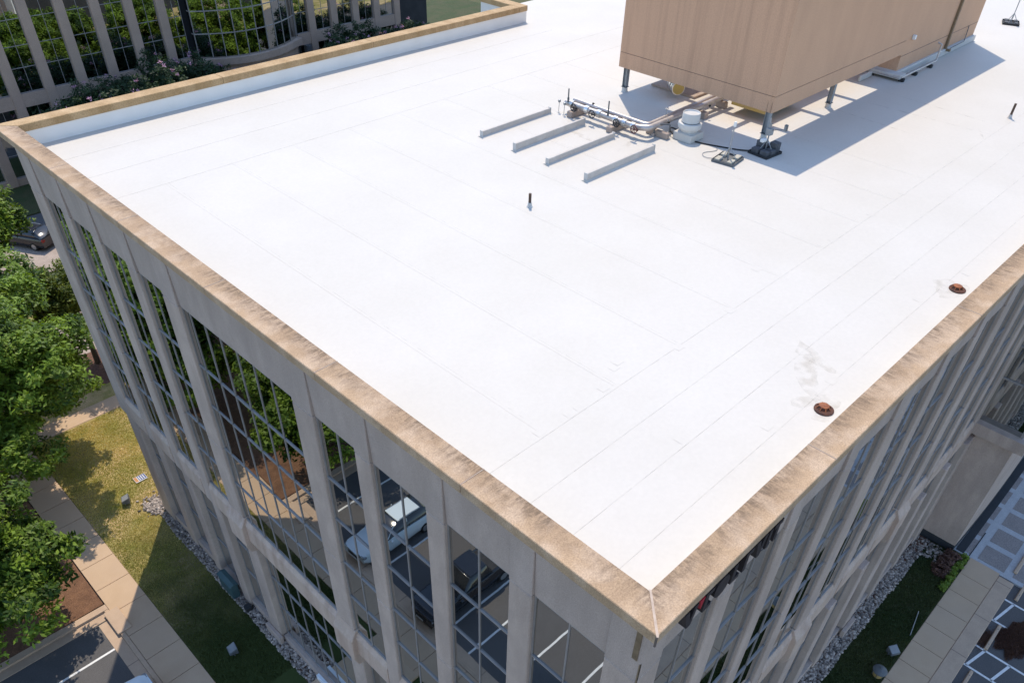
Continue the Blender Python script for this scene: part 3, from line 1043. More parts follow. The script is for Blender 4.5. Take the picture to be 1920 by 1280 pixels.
# frame under and inside the screen
for yy in (13.6, 15.7, 17.4):
    MB().box(PX0 + 0.2, XS, yy - 0.09, yy + 0.09, z0 + 0.05, z0 + 0.27).build('beam', M['tan_frame'], ph)
for xx in (24.6, 27.4, 30.4):
    MB().box(xx - 0.12, xx + 0.12, PY0 + 0.2, PY1 - 0.2, z0 + 0.29, z0 + 0.5).build('beam', M['tan_frame'], ph)
MB().box(27.2, 31.5, 14.2, 17.2, ZR + 1.4, ZR + 4.4).build('air_handler', M['tan_frame'], ph, bevel=0.03)
MB().box(24.2, 27.0, 12.4, 14.2, ZR + 0.35, ZR + 0.55).build('equipment_pad', M['yellow_base'], ph)
MB().box(24.4, 25.6, 16.2, 18.6, ZR + 0.004, ZR + 0.10).build('equipment_pad', M['tan_frame'], ph)
dsp = MB()
dsp.box(40.0, 40.16, PY0 - 0.13, PY0 - 0.002, ZR + 0.30, z1 - 0.3)
dsp.box(40.0, 40.16, PY0 - 0.34, PY0 - 0.12, ZR + 0.22, ZR + 0.33)
dsp.build('downspout', M['bronze'], ph, bevel=0.01)
MB().tube([(42.6, PY0 - 0.05, ZR + 1.0), (42.6, PY0 - 0.07, ZR + 0.55), (42.2, PY0 - 0.2, ZR + 0.33), (40.4, PY0 - 0.2, ZR + 0.3)], 0.02, 6).build(
    'conduit', M['dark_steel'], ph)
lt = MB().box(35.0, 35.16, PY0 - 0.16, PY0, ZR + 1.62, ZR + 1.82)
lt.build('wall_lamp', M['white_plastic'], ph, bevel=0.02)
# small platform with rail at the penthouse foot
gp = thing('conduit_rack', 'low pale conduit rack on black blocks at the penthouse foot', 'conduit rack', (36, 11, ZR))
MB().box(33.9, 34.55, 11.0, 12.55, ZR + 0.12, ZR + 0.30).build('tray', M['curbwhite'], gp, bevel=0.01)
MB().tube([(34.0, 10.98, ZR + 0.2), (38.0, 10.98, ZR + 0.2), (38.05, 10.98, ZR + 0.22), (38.1, 10.99, ZR + 0.3), (38.1, 11.0, ZR + 0.95), (38.1, 11.2, ZR + 1.0)], 0.045, 8).build(
    'conduit', M['jacket'], gp, smooth=True)
MB().tube([(33.95, 12.5, ZR + 0.2), (33.9, 11.1, ZR + 0.2), (33.98, 10.98, ZR + 0.2)], 0.045, 8).build('conduit', M['jacket'], gp, smooth=True)
for xx in (34.15, 35.6, 37.4):
    MB().box(xx - 0.1, xx + 0.1, 10.86, 11.1, ZR, ZR + 0.15).build('support_block', M['black'], gp, bevel=0.01)
MB().box(33.95, 34.05, 12.3, 12.5, ZR, ZR + 0.12).build('support_block', M['black'], gp)
t = tag(MB().box(32.5, 33.75, 12.3, 12.42, ZR, ZR + 0.26).build('low_curb', M['curbwhite'], bevel=0.03),
        'short white curb under the raised screen beside the penthouse', 'curb')

# silver duct elbow under the screen
t = thing('duct_elbow', 'shiny round duct elbow under the left side of the screen', 'duct', (24.0, 17.0, ZR))
MB().tube([(24.3, 17.6, ZR + 1.6), (24.3, 17.55, ZR + 0.9), (24.25, 17.35, ZR + 0.6), (24.1, 17.1, ZR + 0.47), (23.85, 16.75, ZR + 0.45)], 0.3, 18).build(
    'pipe', M['duct'], t, smooth=True)
MB().tube([(23.86, 16.76, ZR + 0.45), (23.84, 16.735, ZR + 0.45)], 0.26, 18).build('cap', M['yellow_base'], t)
for k_ in range(3):
    p0 = Vector((24.25, 17.35, ZR + 0.6)).lerp(Vector((23.85, 16.75, ZR + 0.45)), 0.2 + 0.3 * k_)
    MB().tube([p0, p0 + Vector((-0.02, -0.03, -0.008))], 0.312, 18).build('band', M['duct'], t)

# ---------------------------------------------------------------- pipe run with valves
pr = thing('pipe_run', 'silver insulated pipes with black handwheel valves on low supports', 'pipe run', (19.2, 16.5, ZR))
zp = ZR + 0.42


def bend(pts, r, n=5):
    """round the corners of a polyline"""
    out = [Vector(pts[0])]
    for i in range(1, len(pts) - 1):
        p, a, b_ = Vector(pts[i]), Vector(pts[i - 1]), Vector(pts[i + 1])
        u, v = (a - p).normalized() * r, (b_ - p).normalized() * r
        for k in range(n + 1):
            t_ = k / n
            out.append((p + u) * (1 - t_) ** 2 + p * 2 * t_ * (1 - t_) + (p + v) * t_ ** 2)
    out.append(Vector(pts[-1]))
    return out


MB().tube(bend([(19.30, 18.9, zp), (19.30, 14.98, zp), (25.0, 14.98, zp + 0.12)], 0.25), 0.105, 12).build('pipe', M['jacket'], pr, smooth=True)
MB().tube(bend([(18.82, 18.95, zp), (18.82, 15.2, zp), (19.0, 14.7, zp + 0.04), (25.0, 14.68, zp + 0.12)], 0.18), 0.12, 12).build(
    'pipe', M['jacket'], pr, smooth=True)
for yy in (18.6, 17.75, 17.1, 16.2, 15.75, 15.3):
    MB().tube([(18.82, yy - 0.09, zp), (18.82, yy + 0.09, zp)], 0.155, 12).build('flange', M['duct'], pr, smooth=True)
for xx in (20.2, 21.8, 23.2):
    MB().tube([(xx - 0.03, 14.68, zp + 0.05), (xx + 0.03, 14.68, zp + 0.05)], 0.128, 12).build('flange', M['duct'], pr)


def handwheel(cx, cy, cz, mt):
    v = MB()
    v.tube([(18.78, cy, cz - 0.12), (cx, cy, cz)], 0.03, 8)
    st = v.build('valve', mt, pr)
    b = MB()
    ring = [(cx - 0.02 + 0.02 * 0, cy + 0.15 * math.cos(a), cz + 0.15 * math.sin(a)) for a in np.linspace(0, 2 * math.pi, 19)]
    b.tube(ring, 0.022, 6)
    for a in np.linspace(0, math.pi, 4)[:3]:
        b.tube([(cx - 0.02, cy + 0.14 * math.cos(a), cz + 0.14 * math.sin(a)), (cx - 0.02, cy - 0.14 * math.cos(a), cz - 0.14 * math.sin(a))], 0.014, 5)
    b.build('handwheel', mt, st)


for (cy, mt) in ((18.25, 'black'), (17.25, 'black'), (15.95, 'black'), (15.05, 'redvalve')):
    handwheel(18.52, cy, zp + 0.02, M[mt])
for (cx, cy, hh) in ((18.72, 18.75, 0.62), (18.75, 16.6, 0.66)):
    MB().tube([(cx, cy, zp + 0.08), (cx, cy, zp + hh)], 0.028, 8).build('gauge_post', M['dark_steel'], pr)
    MB().tube([(cx, cy, zp + 0.08), (cx, cy, zp + 0.26)], 0.045, 8).build('gauge_collar', M['dark_steel'], pr)
for (cx, cy) in ((20.0, 14.45), (22.9, 14.45), (19.3, 17.85), (18.9, 16.85)):
    MB().lathe([(0.03, -0.05), (0.055, -0.02), (0.055, 0.03), (0.02, 0.05)], (cx, cy, zp + 0.1), 10).build('thermometer', M['black'], pr, smooth=True)
MB().tube([(20.5, 14.98, zp + 0.1), (20.5, 14.98, zp + 0.38), (20.55, 14.98, zp + 0.44), (20.62, 14.98, zp + 0.36)], 0.018, 6).build('air_vent', M['steel'], pr)
for (yy, xa, xb) in ((18.42, 18.45, 19.55), (16.22, 18.4, 19.55), (14.55, 19.4, 20.1)):
    if yy > 15:
        s_ = MB().box(xa, xb, yy - 0.14, yy + 0.14, ZR, ZR + 0.24)
    else:
        s_ = MB().box(19.55, 19.75, 14.15, 15.2, ZR, ZR + 0.24)
    s_.build('support', M['tan_frame'], pr, bevel=0.02)
for (yy, xa, xb) in ((14.68, 22.6, 22.9), (14.82, 24.4, 24.6)):
    MB().box(xa, xb, yy - 0.25, yy + 0.25, ZR, ZR + 0.26).build('support', M['tan_frame'], pr, bevel=0.02)
MB().tube(bend([(19.5, 14.75, ZR + 0.03), (19.5, 14.75, ZR + 0.5), (19.9, 14.3, ZR + 0.5), (19.9, 14.3, ZR + 0.2)], 0.06, 3), 0.03, 6).build(
    'small_pipe', M['dark_steel'], pr)
MB().box(19.42, 19.56, 14.68, 14.82, ZR, ZR + 0.12).build('small_block', M['jacket'], pr)

for (cx, cy, lab) in ((18.6, 19.15, 'thin marker stake with a small grey head, left one of the pair'),
                      (18.52, 18.78, 'thin marker stake with a small grey head, right one of the pair')):
    t = thing('marker_stake', lab, 'stake', (cx, cy, ZR), 0, 'marker stakes by the pipe run')
    MB().tube([(cx, cy, ZR), (cx + 0.02, cy, ZR + 0.42)], 0.012, 6).build('rod', M['steel'], t)
    MB().lathe([(0.03, 0), (0.06, 0.03), (0.06, 0.11), (0.03, 0.12)], (cx + 0.02, cy, ZR + 0.4), 8).build('head', M['steel'], t)
    MB().lathe([(0.07, 0), (0.06, 0.02)], (cx, cy, ZR), 10).build('foot', M['curbwhite'], t)

# exhaust fan
fx, fy = 20.36, 13.68
t = thing('exhaust_fan', 'white mushroom exhaust fan on a square roof curb', 'fan', (fx, fy, ZR))
MB().prism([(-0.47, 0), (-0.42, 0.30), (0.42, 0.30), (0.47, 0)], lambda p, q: (fx + p[0], fy + q, ZR + p[1]), -0.44, 0.44).build(
    'roof_curb', M['membrane'], t, bevel=0.03, seg=2)
MB().lathe([(0.43, 0.30), (0.35, 0.34), (0.35, 0.44), (0.40, 0.46)], (fx, fy, ZR), 28).build('neck', M['fanwhite'], t, smooth=True)
MB().lathe([(0.36, 0.43), (0.46, 0.45), (0.49, 0.56), (0.47, 0.66), (0.40, 0.68), (0.34, 0.66)], (fx, fy, ZR), 32).build('shroud', M['fanwhite'], t, smooth=True)
MB().lathe([(0.355, 0.655), (0.355, 1.02), (0.345, 1.04), (0.33, 1.03), (0.32, 1.0), (0.31, 0.985)], (fx, fy, ZR), 32).build('motor_cover', M['fanwhite'], t, smooth=True)
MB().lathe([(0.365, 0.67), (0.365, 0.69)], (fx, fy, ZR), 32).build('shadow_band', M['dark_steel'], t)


def pole_stand(x, y, rz, label, bm, tray, h, extras):
    t = thing('antenna_stand', label, 'antenna stand', (x, y, ZR), rz)
    T = Matrix.Translation((x, y, ZR)) @ Matrix.Rotation(rz, 4, 'Z')

    def P(a, b_, c): return tuple(T @ Vector((a, b_, c)))

    def bx(b, a0, a1, b0, b1, c0, c1):
        return b.hexa([P(a0, b0, c0), P(a1, b0, c0), P(a1, b1, c0), P(a0, b1, c0), P(a0, b0, c1), P(a1, b0, c1), P(a1, b1, c1), P(a0, b1, c1)])
    bx(MB(), -0.5, 0.5, -0.45, 0.45, 0.0, 0.035).build('tray', tray, t)
    for (a0, a1, b0, b1) in ((-0.5, 0.5, -0.45, -0.43), (-0.5, 0.5, 0.43, 0.45), (-0.5, -0.48, -0.43, 0.43), (0.48, 0.5, -0.43, 0.43)):
        bx(MB(), a0, a1, b0, b1, 0.036, 0.10).build('rim', tray, t)
    extras(t, bx, P, bm)
    MB().tube([P(0, 0, 0.06), P(0, 0, h)], 0.028, 8).build('pole', M['steel'], t)
    for a in (0.6, 2.7, 4.8):
        MB().tube([P(0.38 * math.cos(a), 0.36 * math.sin(a), 0.05), P(0, 0, 0.55)], 0.016, 6).build('brace', M['steel'], t)
    return t, P


def ex_a(t, bx, P, bm):
    for (a, b_) in ((-0.28, -0.26), (0.28, -0.26), (-0.28, 0.26), (0.28, 0.26)):
        bx(MB(), a - 0.19, a + 0.19, b_ - 0.1, b_ + 0.1, 0.037, 0.14).build('ballast_block', bm, t, bevel=0.008)
    bx(MB(), -0.03, 0.06, -0.05, 0.04, 1.28, 1.46).build('sensor', M['white_plastic'], t, bevel=0.01)


pole_stand(19.7, 11.35, R(8), 'slim white sensor mast on a tray of four tan ballast blocks', M['block'], M['dark_steel'], 1.42, ex_a)


def ex_b(t, bx, P, bm):
    for (a, b_, c) in ((-0.28, -0.2, 0), (-0.28, 0.2, 0), (0.05, 0.24, 0), (0.05, 0.24, 1), (0.30, -0.2, 0), (0.30, -0.2, 1), (-0.05, -0.25, 0), (0.3, 0.2, 0)):
        bx(MB(), a - 0.15, a + 0.15, b_ - 0.16, b_ + 0.16, 0.037 + 0.2 * c, 0.232 + 0.2 * c).build('ballast_block', bm, t, bevel=0.008)
    bx(MB(), -0.12, 0.12, -0.1, 0.1, 0.72, 0.98).build('junction_box', M['steel'], t, bevel=0.01)
    bx(MB(), -0.42, -0.18, -0.08, 0.08, 0.52, 0.64).build('camera_housing', M['white_plastic'], t, bevel=0.02)
    MB().tube([P(0, 0, 0.9), P(0.1, -0.55, 1.05)], 0.014, 6).build('bracket_arm', M['dark_steel'], t)
    bx(MB(), 0.03, 0.13, -0.66, -0.54, 1.02, 1.26).build('floodlight', M['dark_steel'], t, bevel=0.01)
    bx(MB(), 0.01, 0.029, -0.64, -0.56, 1.04, 1.24).build('lamp_lens', M['lens'], t)
    MB().tube([P(-0.02, 0.02, 0.95), P(-0.05, 0.05, 1.35)], 0.03, 6).build('antenna', M['steel'], t)


pole_stand(21.4, 10.75, R(-5), 'black ballasted stand with camera and floodlight in the penthouse shadow', M['dark_block'], M['black'], 1.15, ex_b)
pole_stand(49.6, 11.3, R(20), 'distant antenna mast on a dark tray at the top right corner', M['dark_block'], M['black'], 1.6, ex_a)
cb = MB().tube(bend([(20.75, 14.4, ZR + 0.02), (20.2, 14.55, ZR + 0.3), (19.95, 14.2, ZR + 0.1), (20.3, 13.0, ZR + 0.03), (20.6, 12.2, ZR + 0.03), (20.9, 11.5, ZR + 0.03), (21.1, 11.2, ZR + 0.05)], 0.3, 4), 0.028, 7).build(
    'cable', M['black'], None, smooth=True)
tag(cb, 'thick black cable running from the exhaust fan to the dark stand', 'cable')
cb = MB().tube(bend([(20.5, 12.4, ZR + 0.02), (20.2, 12.1, ZR + 0.02), (19.55, 12.45, ZR + 0.02), (19.2, 12.1, ZR + 0.02), (19.4, 11.7, ZR + 0.05)], 0.25, 4), 0.012, 6).build(
    'cable', M['steel'], None, smooth=True)
tag(cb, 'thin pale cable looping to the slim sensor mast', 'cable')
# faint rust streaks that drain off the equipment
for (cx, cy, rx, ry, rot) in ((17.3, 16.6, 1.0, 0.14, 1.4), (18.0, 14.9, 0.7, 0.13, 0.2), (28.0, 9.6, 1.9, 0.05, 1.5), (30.2, 8.4, 2.6, 0.05, 1.62), (31.9, 8.0, 2.4, 0.04, 1.5),
                              (30.0, 5.6, 0.7, 0.05, 0.5), (9.6, 2.3, 1.1, 0.3, 0.6), (10.4, 2.6, 0.7, 0.25, 1.2), (8.6, 1.5, 0.55, 0.5, 0), (16.6, 1.5, 0.6, 0.45, 0)):
    stain(cx, cy, rx, ry, rot)

# ---------------------------------------------------------------- sign letters on the south fascia
sg = thing('wall_sign', 'row of dark raised sign letters with one red accent below the south coping', 'sign', (2.8, 0.25, 19.5))
YF = OV - 0.006


def glyph(pts, mt, name='letter', d=0.2):
    MB().prism(pts, lambda p, t_: (p[0], YF - t_, p[1]), 0.02, d).build(name, mt, sg)


zt, zb = 19.93, 19.36
glyph([(1.28, zt), (1.42, zt), (1.52, zb + 0.2), (1.60, zt), (1.72, zt), (1.58, zb), (1.45, zb)], M['letter'])
glyph([(1.76, zt), (1.93, zt), (1.84, zb + 0.25)], M['letter_red'], 'accent')
glyph([(1.98, zt), (2.25, zt), (2.25, zt - 0.12), (2.1, zt - 0.12), (2.1, zb + 0.12), (2.25, zb + 0.12), (2.25, zb), (1.98, zb)], M['letter'])
ring = [(2.58 + 0.26 * math.cos(a), (zt + zb) / 2 + 0.29 * math.sin(a)) for a in np.linspace(0, 2 * math.pi, 17)[:-1]]
glyph(ring, M['letter'])
glyph([(2.95, zt), (3.07, zt), (3.07, zb + 0.12), (3.25, zb + 0.12), (3.25, zb), (2.95, zb)], M['letter'])
glyph([(3.38, zt), (3.66, zt), (3.66, zt - 0.12), (3.5, zt - 0.12), (3.5, zb), (3.38, zb)], M['letter'])
glyph([(3.78, zt), (3.9, zt), (3.98, zb + 0.3), (4.06, zt), (4.18, zt), (4.04, zb), (3.92, zb)], M['letter'])
glyph([(4.26, zt), (4.38, zt), (4.38, zb), (4.26, zb)], M['letter'])
glyph([(4.46, zt), (4.8, zt), (4.8, zt - 0.12), (4.69, zt - 0.12), (4.69, zb), (4.57, zb), (4.57, zt - 0.12), (4.46, zt - 0.12)], M['letter'])


# ================================================================== curved bay, used by both buildings
def bay(parent, x0, x1, yf, side, bulge, zl, ztop, mt, cols=10, rows=(10.7, 12.45, 14.47, 16.22, 18.5), sill=8.3):
    pts = [(x0, yf)]
    for i in range(cols + 1):
        t_ = i / cols
        pts.append((x0 + (x1 - x0) * t_, yf - side - bulge * 4 * t_ * (1 - t_)))
    pts.append((x1, yf))

    def ring(off):
        out = []
        for i, p in enumerate(pts):
            cx = (x0 + x1) / 2
            if i in (0, len(pts) - 1):
                out.append((p[0] + (off if p[0] > cx else -off), p[1]))
            elif i in (1, len(pts) - 2):
                out.append((p[0] + (off if p[0] > cx else -off), p[1] - off))
            else:
                out.append((p[0], p[1] - off))
        return out
    fz = lambda p, t_: (p[0], p[1], t_)
    MB().prism(ring(0.0), fz, 0.5, zl - 0.85).build('bay_wall', mt, parent)
    MB().prism(ring(0.012), fz, -0.1, 0.5).build('bay_base', M['core'], parent)
    MB().prism(ring(0.10), fz, zl - 0.85, zl - 0.62).build('bay_ledge', mt, parent)
    MB().prism(ring(0.42), fz, zl - 0.62, zl).build('bay_ledge', mt, parent)
    MB().prism(ring(-0.12), fz, zl, ztop).build('bay_core', M['core'], parent)
    MB().prism(ring(0.1), fz, ztop, ztop + 2.0).build('bay_fascia', mt, parent)
    rr = [zl] + [r for r in rows if r > zl + 0.5]
    segs = list(zip(pts[:-1], pts[1:]))
    b = MB()
    for p in pts[1:-1]:
        b.box(p[0] - 0.04, p[0] + 0.04, p[1] - 0.05, p[1] + 0.06, zl, ztop)
    for (p, q) in segs:
        d = (Vector(q) - Vector(p)).normalized()
        n = Vector((d.y, -d.x)) * 0.05
        for z in rr[1:-1]:
            P_, Q_ = Vector(p), Vector(q)
            c = [P_ - n, Q_ - n, Q_ + n, P_ + n]
            b.hexa([(v.x, v.y, z - 0.04) for v in c] + [(v.x, v.y, z + 0.04) for v in c])
    fr = b.build('bay_window', M['mullion'], parent)
    for (p, q) in segs:
        for j in range(len(rr) - 1):
            MB().poly([(p[0], p[1], rr[j]), (q[0], q[1], rr[j]), (q[0], q[1], rr[j + 1]), (p[0], p[1], rr[j + 1])]).build('pane', M['glass'], fr)


bay(bld, 29.03, 41.5, 0.45, 2.0, 0.12, 8.2, 18.5, M['precast'], cols=8)

# ================================================================== SISTER BUILDING BEHIND
YB = 76.7
sis = thing('office_building', 'tan office building behind, with a curved glass bay and flowering shrubs before it', 'building', (25, YB, 0))


def FS(u, n, z): return (u, YB + n, z)


pc = [9.6, 12.55, 15.5, 18.45, 21.4, 24.35, 27.3]
pc2 = [43.4, 46.3, 49.2, 52.1, 55.0]
SROWS = [7.5, 9.5, 11.2, 13.2, 14.95, 16.9]
SLOW = [0.6, 2.6, 4.5, 6.4]
prev = 7.2
for arr in (pc, pc2):
    for i, cx in enumerate(arr):
        MB().box(cx - 0.42, cx + 0.42, YB, YB + 0.7, 0, 17.0).build('pier', M['old_tan'], sis, bevel=0.03)
    lims = [(arr[0] - 2.95, arr[0])] + list(zip(arr[:-1], arr[1:]))
    if arr is pc:
        lims.append((pc[-1], 29.6))
    else:
        lims[0] = (41.0, pc2[0])
    for (a, b_) in lims:
        window(FS, a + 0.42, b_ - 0.42, [(a + b_) / 2], SROWS, 0.3, sis)
        window(FS, a + 0.42, b_ - 0.42, [(a + b_) / 2], SLOW, 0.4, sis)
        MB().box(a + 0.425, b_ - 0.425, YB + 0.06, YB + 0.6, 6.4, 7.48).build('spandrel_band', M['old_tan'], sis)
        MB().box(a + 0.425, b_ - 0.425, YB + 0.1, YB + 0.6, 0, 0.6).build('plinth', M['old_tan'], sis)
MB().box(6.0, 60, YB + 0.02, YB + 0.65, 17.01, 20.6).build('fascia', M['old_tan'], sis)
MB().box(6.2, 60, YB + 0.72, YB + 26, 0, 20.0).build('core', M['core'], sis)
bay(sis, 29.7, 40.9, YB + 0.1, 0.5, 2.0, 7.4, 17.0, M['old_tan'], cols=10, rows=(9.6, 11.6, 13.2, 14.95, 17.0))
MB().box(42.0, 42.6, YB - 0.5, YB + 0.05, 4.9, 6.4).build('louvre', M['dark_steel'], sis)
wl = MB().box(37.3, 60, YB - 3.0, YB - 2.7, 0, 3.2).build('garden_wall', M['old_tan'])
tag(wl, 'low tan garden wall in front of the building behind', 'wall')


# ================================================================== TREES AND SHRUBS
def crown(name, lobes, nclump, nleaf, size, material, clump_r, seed, fill=0.35, tone_bias=0.0):
    """leaf faces gathered in clumps over the skin and inside of several lobes; local coordinates"""
    r_ = np.random.default_rng(seed)
    L_ = np.array(lobes)                     # cx cy cz rx ry rz
    vol = (L_[:, 3] * L_[:, 4]) ** 1.0
    idx = r_.choice(len(L_), nclump, p=vol / vol.sum())
    d = r_.normal(size=(nclump, 3))
    d /= np.linalg.norm(d, axis=1)[:, None]
    rad = np.where(r_.random(nclump) < fill, r_.uniform(0.3, 0.85, nclump), r_.uniform(0.82, 1.08, nclump))
    C = L_[idx, :3] + d * rad[:, None] * L_[idx, 3:6]
    out = d
    n = nclump * nleaf
    cl = np.repeat(C, nleaf, 0)
    od = np.repeat(out, nleaf, 0)
    e = r_.normal(size=(n, 3))
    e /= np.linalg.norm(e, axis=1)[:, None]
    cr = np.repeat(r_.uniform(0.6, 1.3, nclump), nleaf) * clump_r
    P = cl + e * (r_.random(n) ** 0.45 * cr)[:, None] * np.array([1, 1, 0.75])
    nr = od * 0.5 + np.array([0, 0, 0.75]) + r_.normal(0, 0.55, (n, 3))
    nr /= np.linalg.norm(nr, axis=1)[:, None]
    a = r_.normal(size=(n, 3))
    a -= (a * nr).sum(1)[:, None] * nr
    a /= np.linalg.norm(a, axis=1)[:, None]
    b = np.cross(nr, a)
    s = size * r_.uniform(0.6, 1.35, n)[:, None]
    v = np.stack([P - a * s, P + b * s * 0.42 - a * s * 0.1, P + a * s * 1.1, P - b * s * 0.42 - a * s * 0.1], 1).reshape(-1, 3)
    f = np.arange(4 * n).reshape(-1, 4)
    tone = np.clip(np.repeat(r_.normal(0.45 + tone_bias, 0.26, nclump), nleaf) + r_.normal(0, 0.16, n), 0, 1)
    return np_mesh(name, v, f, material, np.repeat(tone, 4))


def trunk_mesh(h, r0, limbs, seed):
    r_ = random.Random(seed)
    b = MB()
    pts = [(0, 0, -0.1), (0.03, 0.02, h * 0.3), (0.08 * r_.uniform(-1, 1), 0.08, h * 0.6), (0.1, -0.05, h)]
    b.tube(pts, [r0 * 1.25, r0, r0 * 0.75, r0 * 0.3], 10)
    for i in range(limbs):
        a = 6.283 * i / limbs + r_.uniform(-0.4, 0.4)
        z = h * r_.uniform(0.32, 0.72)
        l = h * r_.uniform(0.35, 0.6)
        b.tube([(0, 0, z), (l * 0.4 * math.cos(a), l * 0.4 * math.sin(a), z + l * 0.42), (l * 0.85 * math.cos(a + 0.15), l * 0.85 * math.sin(a + 0.15), z + l * 0.85)],
               [r0 * 0.5, r0 * 0.32, r0 * 0.08], 7)
    return b


def tree(name, label, loc, lobes, nclump, nleaf, size, material, clump_r, seed, h, r0, limbs=7, group=None, fill=0.35, rz=0.0, tb=0.0):
    t = thing(name, label, 'tree', loc, rz, group)
    tr = trunk_mesh(h, r0, limbs, seed).build('trunk', M['bark'], None, smooth=True)
    tr.parent = t
    c = crown('crown', lobes, nclump, nleaf, size, material, clump_r, seed, fill, tb)
    c.parent = t
    return t


def lobes_round(R0, zc, rz, seed, n=9):
    r_ = random.Random(seed)
    out = [(0, 0, zc, R0 * 0.66, R0 * 0.66, rz * 0.85)]
    for i in range(n):
        a = 6.283 * i / n + r_.uniform(-0.3, 0.3)
        q = R0 * r_.uniform(0.46, 0.68)
        k = R0 * r_.uniform(0.30, 0.45)
        out.append((q * math.cos(a), q * math.sin(a), zc + rz * r_.uniform(-0.55, 0.45), k, k, k * 0.72))
    for i in range(4):
        a = 6.283 * i / 4 + r_.uniform(-0.5, 0.5)
        q = R0 * 0.3
        k = R0 * r_.uniform(0.28, 0.4)
        out.append((q * math.cos(a), q * math.sin(a), zc + rz * r_.uniform(0.5, 0.75), k, k, k * 0.7))
    return out


tA = tree('oak_tree', 'large leafy oak in the mulch bed beside the walk and parking kerb', (-9.3, 28.0, 0), lobes_round(4.9, 5.1, 3.5, 1, 11), 900, 84, 0.135,
          M['leaf_oak'], 0.56, 11, 5.8, 0.22, 8)
tB = tree('oak_tree', 'large bright oak behind the nearest one, beside the cross walk', (-3.7, 38.0, 0), lobes_round(5.6, 6.2, 4.4, 2, 11), 950, 84, 0.135,
          M['leaf_oak'], 0.58, 12, 7.4, 0.24, 8, tb=0.08)
tC = tree('spreading_tree', 'small tree with a bare forked trunk in a mulch patch by the driveway', (3.6, 45.6, 0), lobes_round(2.9, 5.0, 2.2, 3, 9), 420, 60, 0.12,
          M['leaf_olive'], 0.5, 13, 5.0, 0.16, 5, fill=0.3)
tD = tree('oak_tree', 'round bright tree beside the dark parked car', (2.8, 60.5, 0), lobes_round(3.2, 5.4, 2.8, 4, 9), 420, 60, 0.14,
          M['leaf_oak'], 0.55, 14, 5.0, 0.17, 6, tb=0.1)
tE = tree('oak_tree', 'bright leafy tree at the driveway edge, behind the second oak', (-3.2, 45.4, 0), lobes_round(5.4, 6.2, 4.0, 5, 10), 800, 70, 0.14,
          M['leaf_oak'], 0.6, 15, 7.0, 0.2, 7, tb=0.1)
for i, (x_, y_, s_, lab) in enumerate([(-13.0, 34.0, 1.15, 'oak reflected in the west windows, behind the mulch bed'),
                                       (-11.0, 47.5, 1.0, 'oak at the edge of the driveway, seen in window reflections'),
                                       (-7.0, 60.0, 1.1, 'oak beyond the planted island, seen in window reflections')]):
    c = copy_tree(tA if i % 2 else tB)
    c.location = (x_, y_, 0)
    c.rotation_euler = (0, 0, 1.3 + 2.1 * i)
    c.scale = (s_, s_, s_)
    c['label'] = lab
    c['category'] = 'tree'


for i, (x_, y_, s_, lab) in enumerate([(14.0, 57.0, 0.9, 'oak hidden behind the building, mirrored in the left windows behind'),
                                       (19.5, 60.0, 0.92, 'oak mirrored in the second run of windows behind'),
                                       (24.5, 58.0, 0.98, 'oak mirrored left of the curved glass bay'),
                                       (32.0, 59.0, 0.92, 'oak mirrored in the curved glass bay'),
                                       (40.0, 60.0, 0.98, 'oak mirrored right of the curved glass bay'),
                                       (48.0, 59.0, 0.92, 'oak mirrored in the rightmost windows behind')]):
    c = copy_tree(tB if i % 2 else tA)
    c.location = (x_, y_, 0)
    c.rotation_euler = (0, 0, 0.7 + 1.7 * i)
    c.scale = (s_, s_, s_)
    c['label'] = lab
    c['category'] = 'tree'


def shrub(label, loc, lobes, nclump, nleaf, size, material, cr, seed, group=None, flowers=0, cat='shrub', name='shrub', h=2.0):
    t = thing(name, label, cat, loc, 0, group)
    c = crown('foliage', lobes, nclump, nleaf, size, material, cr, seed, 0.25)
    c.parent = t
    if flowers:
        f = crown('blossom', [(a, b_, c_ + 0.15, d * 1.04, e * 1.04, g_ * 1.06) for (a, b_, c_, d, e, g_) in lobes], flowers, 18, size * 0.7, M['flower'], 0.22, seed + 50, 0.0)
        f.parent = t
    s = MB()
    rr = random.Random(seed)
    for i in range(4):
        a = 1.57 * i + rr.random()
        s.tube([(0.03 * h * math.cos(a), 0.03 * h * math.sin(a), -0.02 * h), (0.2 * h * math.cos(a), 0.2 * h * math.sin(a), h * 0.6), (0.3 * h * math.cos(a), 0.3 * h * math.sin(a), h)], [0.02 * h, 0.015 * h, 0.006 * h], 6)
    st = s.build('stem', M['bark'])
    st.parent = t
    return t


def my_lobes(R0, top, seed):
    r_ = random.Random(seed)
    out = [(0, 0, top * 0.62, R0 * 0.8, R0 * 0.8, top * 0.3)]
    for i in range(7):
        a = 6.283 * i / 7 + r_.uniform(-0.3, 0.3)
        out.append((R0 * 0.6 * math.cos(a), R0 * 0.6 * math.sin(a), top * r_.uniform(0.5, 0.8), R0 * 0.5, R0 * 0.5, top * 0.2))
    return out


